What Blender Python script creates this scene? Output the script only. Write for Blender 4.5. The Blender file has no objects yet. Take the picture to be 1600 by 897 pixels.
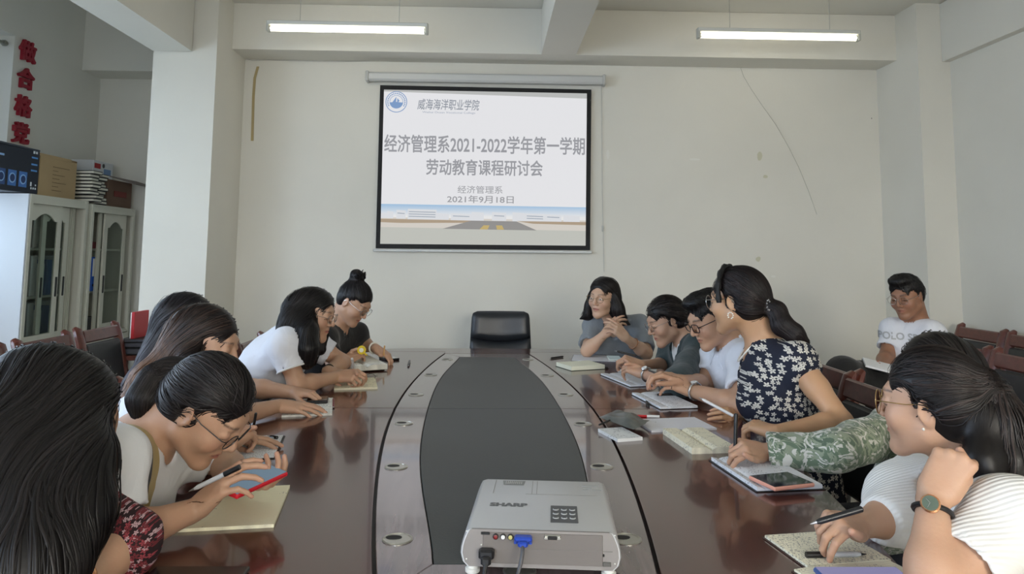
import bpy, bmesh, math, random
import numpy as np
from mathutils import Vector, Matrix
random.seed(7)
np.random.seed(7)
S = bpy.context.scene
COL = S.collection

# ---------------------------------------------------------------- camera
F_PX = 1150.0
PPX, PPY = 800.0, 284.0
def _c(u, v):
    return np.array([u - PPX, -(v - PPY), -F_PX])
_Y = _c(765., 398.); _Y /= np.linalg.norm(_Y)
_Z = _c(909., -11290.); _Z -= (_Z @ _Y) * _Y; _Z /= np.linalg.norm(_Z)
_X = np.cross(_Y, _Z)
RC = np.array([_X, _Y, _Z])            # camera -> world
CAM = np.array([0., 0., 1.33])
cd = bpy.data.cameras.new('camera'); cam = bpy.data.objects.new('camera', cd); COL.objects.link(cam)
cd.sensor_width = 36.0; cd.lens = F_PX / 1600 * 36.0
cd.shift_y = -(448.5 - PPY) / 1600.0
cd.clip_start = 0.05
M = Matrix.Identity(4)
for i in range(3):
    for j in range(3):
        M[i][j] = RC[i][j]
    M[i][3] = CAM[i]
cam.matrix_world = M
S.camera = cam
# ---------------------------------------------------------------- view, world, light
S.view_settings.view_transform = 'Standard'
try: S.view_settings.look = 'None'
except Exception: pass
S.view_settings.gamma = 1.0
S.view_settings.use_curve_mapping = False
S.view_settings.exposure = 0.0
W = bpy.data.worlds.new('sky'); S.world = W; W.use_nodes = True
W.node_tree.nodes['Background'].inputs[0].default_value = (0.62, 0.78, 1.0, 1)
W.node_tree.nodes['Background'].inputs[1].default_value = 1.2
TUBE_EMIT = 6.5
def area_light(name, loc, rot, sx, sy, power, col):
    l = bpy.data.lights.new(name, 'AREA'); l.shape = 'RECTANGLE'; l.size = sx; l.size_y = sy
    l.energy = power; l.color = col
    o = bpy.data.objects.new(name, l); COL.objects.link(o); o.location = loc; o.rotation_euler = rot
    return o
# daylight entering through the windows of the left wall and of the wall behind the camera
TILT = math.radians(30); TILT2 = math.radians(37)      # sky light falls inwards and down
area_light('window_daylight', (-3.72, 4.9, 1.75), (0, -math.pi / 2 + TILT, 0), 1.9, 1.3, 26, (0.66, 0.84, 1.0))
area_light('window_daylight', (-3.72, 2.2, 1.75), (0, -math.pi / 2 + TILT, 0), 1.9, 1.8, 80, (0.66, 0.80, 1.0))
area_light('window_daylight', (-3.72, -0.8, 1.75), (0, -math.pi / 2 + TILT, 0), 1.9, 1.8, 80, (0.66, 0.80, 1.0))
area_light('window_daylight', (-1.6, -3.92, 1.75), (math.pi / 2 - TILT2, 0, 0), 2.0, 1.6, 92, (0.80, 0.88, 1.0))
area_light('window_daylight', (1.6, -3.92, 1.75), (math.pi / 2 - TILT2, 0, 0), 2.0, 1.6, 140, (1.0, 0.94, 0.83))
for o_ in S.objects:
    if o_.type == 'LIGHT': o_.data.spread = math.radians(170 if o_.location.x < -3 else 100)

# ---------------------------------------------------------------- pixel rays to points in the room
def _ray(u, v):
    return RC @ np.array([u - PPX, -(v - PPY), -F_PX]) / F_PX
def PZ(u, v, z=0.75):
    d = _ray(u, v); return CAM + d * (z - CAM[2]) / d[2]
def PY(u, v, y):
    d = _ray(u, v); return CAM + d * (y - CAM[1]) / d[1]
def PX(u, v, x):
    d = _ray(u, v); return CAM + d * (x - CAM[0]) / d[0]
def V3(*a): return np.array(a, float)
def nrm(v):
    v = np.asarray(v, float); return v / (np.linalg.norm(v) + 1e-12)

# ---------------------------------------------------------------- materials
MATS = {}
def lin(c):
    return tuple(((x / 255.) / 12.92 if x / 255. <= .04045 else ((x / 255. + .055) / 1.055) ** 2.4) for x in c)
class NT:
    def __init__(s, m):
        s.t = m.node_tree; s.n = s.t.nodes; s.l = s.t.links
        s.b = s.n['Principled BSDF']
    def add(s, ty, **kw):
        n = s.n.new(ty)
        for k, v in kw.items():
            if hasattr(n, k): setattr(n, k, v)
            else: n.inputs[k].default_value = v
        return n
    def link(s, a, b): s.l.new(a, b)
    def ramp(s, fac, stops, interp='LINEAR'):
        r = s.n.new('ShaderNodeValToRGB'); r.color_ramp.interpolation = interp
        e = r.color_ramp.elements
        while len(e) < len(stops): e.new(0.5)
        for el, (p, c) in zip(e, stops):
            el.position = p; el.color = (*c, 1) if len(c) == 3 else c
        s.link(fac, r.inputs[0]); return r.outputs[0]
    def math(s, op, a, b=None, c=None):
        n = s.n.new('ShaderNodeMath'); n.operation = op
        for i, x in enumerate((a, b, c)):
            if x is None: continue
            if isinstance(x, (int, float)): n.inputs[i].default_value = x
            else: s.link(x, n.inputs[i])
        return n.outputs[0]
    def mix(s, fac, a, b):
        n = s.n.new('ShaderNodeMix'); n.data_type = 'RGBA'
        for sock, x in ((n.inputs[0], fac), (n.inputs[6], a), (n.inputs[7], b)):
            if isinstance(x, (int, float)): sock.default_value = x
            elif isinstance(x, tuple): sock.default_value = (*x, 1) if len(x) == 3 else x
            else: s.link(x, sock)
        return n.outputs[2]
    def obj(s):
        return s.n.new('ShaderNodeTexCoord').outputs['Object']
    def noise(s, scale, detail=3, vec=None, dist=0, out=0):
        n = s.n.new('ShaderNodeTexNoise'); n.inputs['Scale'].default_value = scale
        n.inputs['Detail'].default_value = detail; n.inputs['Distortion'].default_value = dist
        s.link(vec if vec is not None else s.obj(), n.inputs['Vector']); return n.outputs[out]
    def mapping(s, vec, loc=(0, 0, 0), rot=(0, 0, 0), scale=(1, 1, 1)):
        n = s.n.new('ShaderNodeMapping'); n.inputs[1].default_value = loc
        n.inputs[2].default_value = rot; n.inputs[3].default_value = scale
        s.link(vec, n.inputs[0]); return n.outputs[0]
    def bump(s, h, strength=.3, dist=.01):
        n = s.n.new('ShaderNodeBump'); n.inputs['Strength'].default_value = strength
        n.inputs['Distance'].default_value = dist; s.link(h, n.inputs['Height'])
        s.link(n.outputs[0], s.b.inputs['Normal']); return n
def mat(name, rgb, rough=.6, metal=0, bump=None, var=None, coat=0, spec=None, emit=None, trans=0, alpha=None, sheen=0, sss=0):
    """plain principled material; bump=(scale,strength) var=(scale,amount) colour mottle. rgb 0-255 sRGB"""
    if name in MATS: return MATS[name]
    m = bpy.data.materials.new(name); m.use_nodes = True; t = NT(m); b = t.b
    c = lin(rgb)
    b.inputs['Base Color'].default_value = (*c, 1)
    b.inputs['Roughness'].default_value = rough; b.inputs['Metallic'].default_value = metal
    if coat: b.inputs['Coat Weight'].default_value = coat; b.inputs['Coat Roughness'].default_value = .08
    if spec is not None: b.inputs['Specular IOR Level'].default_value = spec
    if trans: b.inputs['Transmission Weight'].default_value = trans
    if alpha is not None: b.inputs['Alpha'].default_value = alpha
    if sheen: b.inputs['Sheen Weight'].default_value = sheen
    if sss:
        b.inputs['Subsurface Weight'].default_value = sss; b.inputs['Subsurface Scale'].default_value = .01
    if emit:
        b.inputs['Emission Color'].default_value = (*c, 1); b.inputs['Emission Strength'].default_value = emit
    if var:
        n = t.noise(var[0], 4)
        k = var[1]
        t.link(t.ramp(n, [(.3, tuple(x * (1 - k) for x in c)), (.7, tuple(min(1, x * (1 + k)) for x in c))]), b.inputs['Base Color'])
    if bump: t.bump(t.noise(bump[0], 4), bump[1], .004)
    MATS[name] = m; return m

# ---------------------------------------------------------------- mesh helpers
def link(name, verts, faces, m=None, parent=None, smooth=False, sharp=None, loc=None):
    """one mesh object. verts are world coordinates; with loc they are local"""
    me = bpy.data.meshes.new(name)
    verts = np.asarray(verts, float)
    if parent is not None and loc is None:
        org = np.array(world_loc(parent)); verts = verts - org
    me.from_pydata([tuple(v) for v in verts], [], [tuple(f) for f in faces])
    me.update()
    if smooth:
        me.polygons.foreach_set('use_smooth', [True] * len(me.polygons))
        if sharp:
            try: me.set_sharp_from_angle(angle=math.radians(sharp))
            except Exception: pass
    if m:
        for mm in (m if isinstance(m, (list, tuple)) else [m]): me.materials.append(mm)
    o = bpy.data.objects.new(name, me); COL.objects.link(o)
    if loc is not None: o.location = loc
    if parent is not None: o.parent = parent
    return o
WL = {}
def world_loc(o):
    p = Vector((0, 0, 0))
    while o is not None:
        p += o.location; o = o.parent
    return p
def tag(o, label=None, cat=None, group=None, kind=None):
    if label: o['label'] = label
    if cat: o['category'] = cat
    if group: o['group'] = group
    if kind: o['kind'] = kind
    return o
def thing(name, label, cat, loc=(0, 0, 0), group=None):
    o = bpy.data.objects.new(name, None); COL.objects.link(o); o.location = Vector([float(x) for x in loc])
    o.empty_display_size = .05
    return tag(o, label, cat, group)
class MB:
    """collects shapes as vertex and face lists"""
    def __init__(s): s.v = []; s.f = []; s.mi = []
    def add(s, v, f, mi=0):
        n = len(s.v); s.v += [tuple(x) for x in v]; s.f += [tuple(i + n for i in q) for q in f]; s.mi += [mi] * len(f); return s
    def box(s, c, size, R=None, bev=0., mi=0):
        hx, hy, hz = [x / 2 for x in size]
        if bev <= 0:
            v = [(x, y, z) for x in (-hx, hx) for y in (-hy, hy) for z in (-hz, hz)]
            f = [(0, 1, 3, 2), (4, 6, 7, 5), (0, 4, 5, 1), (2, 3, 7, 6), (0, 2, 6, 4), (1, 5, 7, 3)]
        else:
            b = min(bev, hx * .99, hy * .99, hz * .99); v = []; idx = {}
            for sx in (-1, 1):
                for sy in (-1, 1):
                    for sz in (-1, 1):
                        for a in range(3):
                            p = [sx * (hx - b), sy * (hy - b), sz * (hz - b)]
                            p[a] = (sx * hx, sy * hy, sz * hz)[a]
                            idx[(sx, sy, sz, a)] = len(v); v.append(tuple(p))
            f = []
            sg = (-1, 1)
            def g(sx, sy, sz, a): return idx[(sx, sy, sz, a)]
            for k in sg:
                q = [g(k, -1, -1, 0), g(k, 1, -1, 0), g(k, 1, 1, 0), g(k, -1, 1, 0)]; f.append(q if k > 0 else q[::-1])
                q = [g(-1, k, -1, 1), g(-1, k, 1, 1), g(1, k, 1, 1), g(1, k, -1, 1)]; f.append(q if k > 0 else q[::-1])
                q = [g(-1, -1, k, 2), g(1, -1, k, 2), g(1, 1, k, 2), g(-1, 1, k, 2)]; f.append(q if k > 0 else q[::-1])
            for i in sg:
                for j in sg:
                    q = [g(i, j, -1, 0), g(i, j, -1, 1), g(i, j, 1, 1), g(i, j, 1, 0)]; f.append(q if i * j > 0 else q[::-1])
                    q = [g(i, -1, j, 0), g(i, 1, j, 0), g(i, 1, j, 2), g(i, -1, j, 2)]; f.append(q if i * j > 0 else q[::-1])
                    q = [g(-1, i, j, 1), g(-1, i, j, 2), g(1, i, j, 2), g(1, i, j, 1)]; f.append(q if i * j > 0 else q[::-1])
                    for k in sg:
                        q = [g(i, j, k, 0), g(i, j, k, 1), g(i, j, k, 2)]; f.append(q if i * j * k > 0 else q[::-1])
        v = np.array(v)
        if R is not None: v = v @ np.array(R).T
        return s.add(v + np.array(c), f, mi)
    def tube(s, pts, r, n=8, caps=True, mi=0, flat=None):
        pts = [np.array(p, float) for p in pts]
        rs = r if isinstance(r, (list, tuple, np.ndarray)) else [r] * len(pts)
        T = []
        for i in range(len(pts)):
            a = pts[max(0, i - 1)]; b = pts[min(len(pts) - 1, i + 1)]; T.append(nrm(b - a))
        up = np.array([0, 0, 1.]) if abs(T[0][2]) < .9 else np.array([1., 0, 0])
        N = nrm(np.cross(up, T[0])); v = []
        for i, p in enumerate(pts):
            N = nrm(N - (N @ T[i]) * T[i]); B = np.cross(T[i], N)
            for k in range(n):
                a = 2 * math.pi * k / n
                fl = flat if flat else 1
                v.append(p + rs[i] * (math.cos(a) * N + math.sin(a) * B * fl))
        f = []
        for i in range(len(pts) - 1):
            for k in range(n):
                a = i * n + k; b = i * n + (k + 1) % n
                f.append((a, b, b + n, a + n))
        if caps:
            f.append(tuple(range(n))[::-1]); f.append(tuple((len(pts) - 1) * n + k for k in range(n)))
        return s.add(v, f, mi)
    def lathe(s, prof, c, n=20, axis='Z', mi=0, R=None):
        v = []; f = []
        for r, h in prof:
            for k in range(n):
                a = 2 * math.pi * k / n
                v.append((r * math.cos(a), r * math.sin(a), h))
        for i in range(len(prof) - 1):
            for k in range(n):
                a = i * n + k; b = i * n + (k + 1) % n; f.append((a, b, b + n, a + n))
        f.append(tuple(range(n))[::-1]); f.append(tuple((len(prof) - 1) * n + k for k in range(n)))
        v = np.array(v)
        if axis == 'Y': v = v[:, [0, 2, 1]] * np.array([1, 1, 1]); f = [q[::-1] for q in f]
        if axis == 'X': v = v[:, [2, 0, 1]]
        if R is not None: v = v @ np.array(R).T
        return s.add(v + np.array(c), f, mi)
    def prism(s, poly, z0, z1, bev=0, mi=0):
        """poly CCW list of (x,y) extruded along z, optional top chamfer"""
        n = len(poly); P = np.array(poly, float)
        rings = [(P, z0)]
        if bev:
            d = np.roll(P, -1, 0) - np.roll(P, 1, 0); d /= np.linalg.norm(d, axis=1)[:, None] + 1e-9
            nr = np.stack([-d[:, 1], d[:, 0]], 1)
            rings += [(P, z1 - bev), (P + nr * bev, z1)]
        else: rings += [(P, z1)]
        v = []; f = []
        for Q, z in rings: v += [(q[0], q[1], z) for q in Q]
        for i in range(len(rings) - 1):
            for k in range(n):
                a = i * n + k; b = i * n + (k + 1) % n; f.append((a, b, b + n, a + n))
        f.append(tuple(range(n))[::-1]); f.append(tuple((len(rings) - 1) * n + k for k in range(n)))
        return s.add(v, f, mi)
    def xf(s, M3, t=(0, 0, 0)):
        s.v = [tuple(x) for x in (np.array(s.v) @ np.array(M3).T + np.array(t))]; return s
    def build(s, name, m=None, parent=None, smooth=False, sharp=35, loc=None):
        o = link(name, s.v, s.f, m, parent, smooth, sharp, loc)
        if any(s.mi): o.data.polygons.foreach_set('material_index', s.mi)
        return o
def rotz(a):
    c, s_ = math.cos(a), math.sin(a); return np.array([[c, -s_, 0], [s_, c, 0], [0, 0, 1.]])
def rotx(a):
    c, s_ = math.cos(a), math.sin(a); return np.array([[1, 0, 0], [0, c, -s_], [0, s_, c]])
def roty(a):
    c, s_ = math.cos(a), math.sin(a); return np.array([[c, 0, s_], [0, 1, 0], [-s_, 0, c]])
def text_mesh(body, size, extrude=0., offset=0., width=None, align='CENTER', shear=0.):
    """lettering as vertices and faces in the XY plane, origin at its centre line; offset emboldens"""
    if offset:
        v, f = text_mesh(body, size, extrude, 0, width, align, shear); n = len(v); vs = []; fs = []
        for i, (dx, dy) in enumerate([(-1, -1), (1, -1), (1, 1), (-1, 1), (0, 1.2), (0, -1.2), (1.2, 0), (-1.2, 0)]):
            vs.append(v + np.array([dx * offset, dy * offset, i * 1e-5])); fs += [tuple(j + i * n for j in q) for q in f]
        return np.concatenate(vs), fs
    cu = bpy.data.curves.new('t', 'FONT'); cu.body = body; cu.size = size; cu.extrude = extrude; 
    cu.align_x = align; cu.align_y = 'CENTER'; cu.resolution_u = 3; cu.shear = shear
    ob = bpy.data.objects.new('t', cu); COL.objects.link(ob)
    dg = bpy.context.evaluated_depsgraph_get(); dg.update()
    me = bpy.data.meshes.new_from_object(ob.evaluated_get(dg))
    v = np.array([tuple(x.co) for x in me.vertices]); f = [tuple(p.vertices) for p in me.polygons]
    bpy.data.objects.remove(ob); bpy.data.curves.remove(cu); bpy.data.meshes.remove(me)
    if len(v) and width:
        w = v[:, 0].max() - v[:, 0].min(); v[:, 0] *= width / w
    if len(v):
        v[:, 1] -= (v[:, 1].max() + v[:, 1].min()) / 2
        if align == 'CENTER': v[:, 0] -= (v[:, 0].max() + v[:, 0].min()) / 2
    return v, f
# ================================================================ the room
def wall_mat(name, rgb, blot=True):
    m = bpy.data.materials.new(name); m.use_nodes = True; t = NT(m); c = lin(rgb)
    n = t.noise(1.3, 5); n2 = t.noise(55, 3)
    t.link(t.ramp(n, [(.3, tuple(x * .96 for x in c)), (.7, tuple(min(1, x * 1.03) for x in c))]), t.b.inputs['Base Color'])
    t.b.inputs['Roughness'].default_value = .75
    t.bump(n2, .12, .003)
    return m
WALLM = wall_mat('wall_paint', (226, 223, 213))
CEILM = wall_mat('ceiling_paint', (222, 220, 212))
def struct(name, mb, m, parent=None, **kw):
    o = mb.build(name, m, parent, **kw)
    if parent is None: o['kind'] = 'structure'
    return o
def slab(name, x0, x1, y0, y1, z0, z1, m=WALLM):
    return struct(name, MB().box(((x0 + x1) / 2, (y0 + y1) / 2, (z0 + z1) / 2), (x1 - x0, y1 - y0, z1 - z0)), m)
H = 3.22       # ceiling over the table
HL = 3.95      # higher ceiling of the left bay
YB = 5.8       # wall with the screen
XR = 3.36      # right wall
XL = -3.75     # left wall
YA = 7.05      # back of the alcove on the left
ZB = 2.86      # underside of the beams
# floor tiles
def floor_mat():
    m = bpy.data.materials.new('floor_tile'); m.use_nodes = True; t = NT(m)
    n = t.noise(3, 5); t.link(t.ramp(n, [(.3, lin((176, 170, 158))), (.7, lin((192, 186, 172)))]), t.b.inputs['Base Color'])
    t.b.inputs['Roughness'].default_value = .25
    return m
FM = floor_mat()
fl = struct('floor', MB().box((-.2, 1.6, -.055), (7.4, 11.2, .1)), mat('grout', (120, 116, 108), .9))
tile = None
for i in range(9):
    for j in range(14):
        cx, cy = -3.5 + i * .8 + .2, -3.5 + j * .8
        if cy > 7: continue
        if tile is None:
            tile = MB().box((0, 0, 0), (.796, .796, .01), bev=.002).build('floor_tile', FM, fl, loc=(cx, cy, 0)); o = tile
        else:
            o = tile.copy(); COL.objects.link(o); o.parent = fl; o.location = (cx, cy, 0)
struct('ceiling', MB().box(((-2.2 + XR + .25) / 2, (YA + .2 - 4) / 2, H + .05), (XR + .25 + 2.2, YA + 4.2, .1)).box(((XL - .2 - 2.3) / 2, (YA + .2 - 4) / 2, HL + .05), (XL * -1 + .2 - 2.3 + .1, YA + 4.2, .1)), CEILM)
slab('wall_back', -1.97, XR + .2, YB, YB + .2, -.1, H)
slab('wall_back_left', XL - .2, -2.3, YA, YA + .15, -.1, HL)
slab('wall_right', XR + .02, XR + .2, -4, YB, -.1, H)
mb = MB()
for x0, x1, z0, z1 in [(XL - .2, -2.6, -.1, HL), (-.6, .6, -.1, H), (2.6, XR + .2, -.1, H), (-2.6, -.6, -.1, .95), (.6, 2.6, -.1, .95), (-2.6, -.6, 2.55, HL), (.6, 2.6, 2.55, H)]: mb.box(((x0 + x1) / 2, -4.03, (z0 + z1) / 2), (x1 - x0, .16, z1 - z0))
struct('wall_front', mb, WALLM)
# left wall with three windows
WZ0, WZ1 = .95, 2.62
wins = [(4.15, PX(20, 100, XL)[1]), (1.3, 3.1), (-1.7, .1)]
mb = MB()
def seg(y0, y1, z0, z1): mb.box((XL - .12, (y0 + y1) / 2, (z0 + z1) / 2), (.24, y1 - y0, z1 - z0))
WZ1 = PX(19, 54, XL)[2]
seg(-4, YA, -.1, WZ0); seg(-4, YA, WZ1, HL)
ys = [-4] + [y for w in sorted(wins) for y in w] + [YA]
for i in range(0, len(ys), 2): seg(ys[i], ys[i + 1], WZ0, WZ1)
struct('wall_left', mb, WALLM)
frm = mat('window_frame_white', (235, 238, 240), .35)
glassm = mat('window_glass', (240, 248, 250), .02, trans=1, spec=.5)
for k, (y0, y1) in enumerate(wins):
    f = MB(); ym = (y0 + y1) / 2; zm = (WZ0 + WZ1) / 2; x = XL - .19
    for yy in (y0 + .03, ym, y1 - .03): f.box((x, yy, zm), (.05, .06, WZ1 - WZ0), bev=.004)
    for zz in (WZ0 + .03, WZ1 - .03): f.box((x, ym, zz), (.05, y1 - y0, .06), bev=.004)
    w = struct('window_%d' % (k + 1), f, frm)
    MB().box((x, ym, zm), (.006, y1 - y0 - .08, WZ1 - WZ0 - .08)).build('pane', glassm, w)
for k, x0 in ((4, -2.6), (5, .6)):
    f = MB()
    for xx in (x0 + .03, x0 + 1, x0 + 1.97): f.box((xx, -4.06, 1.75), (.06, .05, 1.6), bev=.004)
    for zz in (.98, 2.52): f.box((x0 + 1, -4.06, zz), (2, .05, .06), bev=.004)
    w = struct('window_%d' % k, f, frm); MB().box((x0 + 1, -4.06, 1.75), (1.92, .006, 1.52)).build('pane', glassm, w)
# curtain-rail end by the near window
cr = MB(); p = PX(4, 66, XL - .05)
cr.tube([p + V3(0, -.9, 0), p + V3(0, .03, 0)], .012, 10); cr.lathe([(.02, -.02), (.026, 0), (.02, .02)], p + V3(0, .02, 0), 14, 'Y')
tag(cr.build('curtain_rod', mat('rod_grey', (150, 150, 140), .4, .6), smooth=True), 'grey curtain rod with round end cap at top of the left window', 'curtain rod')
# columns and beams
slab('trim_1', -2.41, -1.965, 5.2, YA, -.1, HL)                       # column left of the screen
slab('trim_2', XR - .22, XR + .1, 5.22, YB + .05, -.1, H)           # column right
ZL = PY(241, 80, 5.2)[2]
slab('trim_3', -2.41, -2.135, -4, 5.19, ZL, HL - .002)              # beam running towards the camera, left
xb0, xb1 = PY(846, 78, 5.5)[0], PY(900, 79, 5.5)[0]
slab('trim_4', -1.967, XR - .2, 5.5, YB + .02, ZB, H - .002)         # beam over the screen wall
slab('trim_5', xb0, xb1, -4, 5.499, ZB, H - .004)             # middle beam
ZR = PX(1480, 97, XR)[2]
slab('trim_6', XR - .04, XR + .05, -4, 5.218, ZR, H - .006)            # beam on the right wall
ZA = PY(200, 112, 6.75)[2]
slab('trim_7', XL + .001, -2.42, 6.72, YA + .02, ZA, HL - .008)
slab('trim_8', -2.0, XR, 2.45, 2.7, H - .16, H - .003)
# crack, wall scars, putty marks
dark = mat('crack_grey', (120, 118, 110), .9)
tanm = mat('old_tape_tan', (176, 158, 116), .8)
yw = YB - .0012
def strip_on_wall(name, pix, w, m, label, cat):
    mb = MB()
    pts = [PY(u, v, yw) for u, v in pix]
    mb.tube([q - V3(0, .003, 0) for q in pts], w, 4, flat=.3)
    return tag(mb.build(name, m), label, cat)
strip_on_wall('wall_crack', [(1148, 100), (1157, 106), (1162, 120), (1172, 137), (1190, 164), (1212, 195), (1232, 230), (1248, 262), (1262, 296), (1276, 335)], .0016, dark, 'thin diagonal crack in the plaster right of the screen', 'crack')
strip_on_wall('wall_cable', [(384, 92), (395, 95), (420, 94), (500, 96), (600, 96), (700, 98), (800, 98), (900, 99), (1000, 99), (1080, 100), (1148, 101)], .0028, mat('wire_grey', (150, 148, 140), .6), 'thin grey cable running along the wall just under the beam', 'cable')
tp_ = [PY(u, v, YB - .004) for u, v in [(403, 104), (398, 122), (396, 150), (395, 185), (394, 220)]]; mb = MB()
vv = [p + V3(dx, dy, 0) for p in tp_ for dx, dy in ((-.010, -.002), (.010, -.002), (.010, .002), (-.010, .002))]
mb.add(vv, [(4 * i + k, 4 * i + (k + 1) % 4, 4 * i + 4 + (k + 1) % 4, 4 * i + 4 + k)[::-1] for i in range(4) for k in range(4)] + [(0, 1, 2, 3)[::-1], (16, 17, 18, 19)])
tag(mb.build('tape_strip', tanm), 'old tan tape strip hanging on the wall near the left column', 'tape')
for i, (u, v, w_) in enumerate([(659, 94, .03), (845, 98, .055)]):
    c = PY(u, v, yw)
    lab = ['small brown patch under the beam above the screen', 'longer brown patch under the middle beam'][i]
    tag(MB().box(c, (w_ * 1.6, .004, .012)).build('brown_patch', mat('patch_brown', (122, 96, 60), .9)), lab, 'patch')
scar = mat('scar_cream', (205, 202, 178), .8); scar2 = mat('scar_pale', (232, 230, 222), .5)
for i, (u, v, w_, h_, m_, lab) in enumerate([(1085, 249, .12, .02, scar2, 'pale tape remnant on the wall high right of the screen'), (1187, 244, .05, .1, scar, 'peeled tape scar on wall beside the diagonal crack'), (1196, 276, .045, .035, scar, 'small square glue mark on wall under the peeled scar'), (950, 241, .03, .09, scar2, 'small clear tape piece on the wall beside the screen cord'), (1208, 432, .05, .02, scar2, 'faint pale smear on the wall above the row of listeners'), (1362, 185, .008, .014, dark, 'tiny dark nail hole in the wall near the right column'), (1185, 405, .045, .05, scar, 'faint round putty mark low on the right part of wall')]):
    c = PY(u, v, YB - .002); mb = MB(); n = 9
    pl = [(w_ / 2 * math.cos(a) * random.uniform(.7, 1), h_ / 2 * math.sin(a) * random.uniform(.7, 1)) for a in [2 * math.pi * k / n for k in range(n)]]
    mb.prism(pl, 0, .0016); mb.xf(rotx(math.pi / 2), c + V3(0, .002, 0))
    tag(mb.build('wall_mark', m_), lab, 'wall mark')

# ---------------------------------------------------------------- fluorescent lamps
lampw = mat('lamp_white', (215, 216, 210), .4)
clipm = mat('lamp_clip', (190, 190, 180), .4)
tubem = mat('lamp_tube', (255, 247, 226), .3, emit=TUBE_EMIT)
cordm = mat('lamp_cord', (196, 194, 186), .6)
def lamp(c, L, rz, label):
    t = thing('ceiling_lamp', label, 'lamp', c, 'fluorescent ceiling lamps')
    R = rotz(rz); c = np.array(c)
    MB().box((0, 0, .035), (L, .055, .028), bev=.004).xf(R, c).build('housing', lampw, t)
    for s_ in (-1, 1):
        cl = MB().box((s_ * (L / 2 - .005), 0, .012), (.02, .05, .075), bev=.004); cl.box((s_ * (L / 2 - .012), 0, -.004), (.03, .036, .036), bev=.006)
        cl.xf(R, c); cl.build('end_socket', clipm, t)
    MB().tube([(-L / 2 + .012, 0, -.004), (L / 2 - .012, 0, -.004)], .0175, 14).xf(R, c).build('tube', tubem, t, smooth=True)
    for s_ in (-.3, .32):
        MB().tube([R @ V3(s_ * L, 0, .045) + c, R @ V3(s_ * L, 0, H - c[2]) + c], .0028, 6).build('cord', cordm, t)
for (ua, va, ub, vb, lab) in [(418, 45, 668, 47, 'lit fluorescent lamp hanging left of the middle beam, near the screen'), (1090, 56, 1342, 58, 'lit fluorescent lamp hanging right of the middle beam, near the screen')]:
    a = PY(ua, va, 5.0); b = PY(ub, vb, 5.0)
    lamp((a + b) / 2, b[0] - a[0], 0, lab)
for (x, y, lab) in [(-1.0, 1.9, 'lit fluorescent lamp over the left side of the table'), (2.0, 1.9, 'lit fluorescent lamp over the right side of the table'), (-1.0, -1.2, 'lit fluorescent lamp behind the camera on the left'), (2.0, -1.2, 'lit fluorescent lamp behind the camera on the right')]:
    lamp((x, y, 2.88), 1.12, 0, lab)

# ---------------------------------------------------------------- projection screen
sc = thing('projection_screen', 'pull-down projection screen with black border showing a white slide', 'screen', PY(755, 392, YB - .05))
ys_ = YB - .045
hs = PY(575, 118, ys_); he = PY(943, 124, ys_); zc = (hs[2] + he[2]) / 2
mb = MB().box(((hs[0] + he[0]) / 2, YB - .05, zc - .012), (he[0] - hs[0], .075, .07), bev=.014)
cas = mb.build('casing', mat('casing_white', (205, 206, 204), .35), sc)
for x in (hs[0], he[0]):
    MB().box((x, YB - .05, zc - .012), (.025, .085, .085), bev=.006).build('end_cap', mat('casing_cap', (190, 190, 186), .4), cas)
yl = YB - .03
tl, tr_, bl, br_ = PY(594, 133, yl), PY(924, 140, yl), PY(587, 388, yl), PY(922, 391, yl)
blk = mat('screen_border_black', (14, 14, 16), .7)
MB().add([bl, br_, tr_, tl, bl + V3(0, .003, 0), br_ + V3(0, .003, 0), tr_ + V3(0, .003, 0), tl + V3(0, .003, 0)], [(0, 1, 2, 3), (7, 6, 5, 4), (0, 4, 5, 1), (1, 5, 6, 2), (2, 6, 7, 3), (3, 7, 4, 0)]).build('border', blk, sc)
def scr(u, v, off=0.):
    return PY(u, v, yl - .0015 - off)
# bilinear slide coordinates : a in 0..1 left-right, b in 0..1 top-bottom
q00, q10, q01, q11 = scr(600, 140), scr(917, 146), scr(594, 381), scr(915, 384)
def sl(a, b, off=0.):
    p = q00 * (1 - a) * (1 - b) + q10 * a * (1 - b) + q01 * (1 - a) * b + q11 * a * b
    return p - V3(0, off, 0)
def emat(name, rgb, e=1.0):
    if name in MATS: return MATS[name]
    m = bpy.data.materials.new(name); m.use_nodes = True; t = NT(m)
    t.b.inputs['Base Color'].default_value = (.02, .02, .02, 1); t.b.inputs['Roughness'].default_value = .9
    t.b.inputs['Emission Color'].default_value = (*lin(rgb), 1); t.b.inputs['Emission Strength'].default_value = e
    MATS[name] = m; return m
def spoly(name, pts, m, off, parent=sc):
    v = [sl(a, b, off) for a, b in pts]
    return MB().add(v, [tuple(range(len(v)))[::-1]]).build(name, m, parent)
SE = 1.0
pic = spoly('slide', [(0, 0), (1, 0), (1, 1), (0, 1)], emat('slide_white', (224, 224, 227), SE), 0)
spoly('grey_band', [(0, 0), (1, 0), (1, .035), (0, .012)], emat('slide_top', (180, 181, 180), SE), .0005, pic)
spoly('grey_band', [(0, .893), (1, .900), (1, 1), (0, 1)], emat('slide_bottom', (186, 187, 180), SE), .0005, pic)
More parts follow.
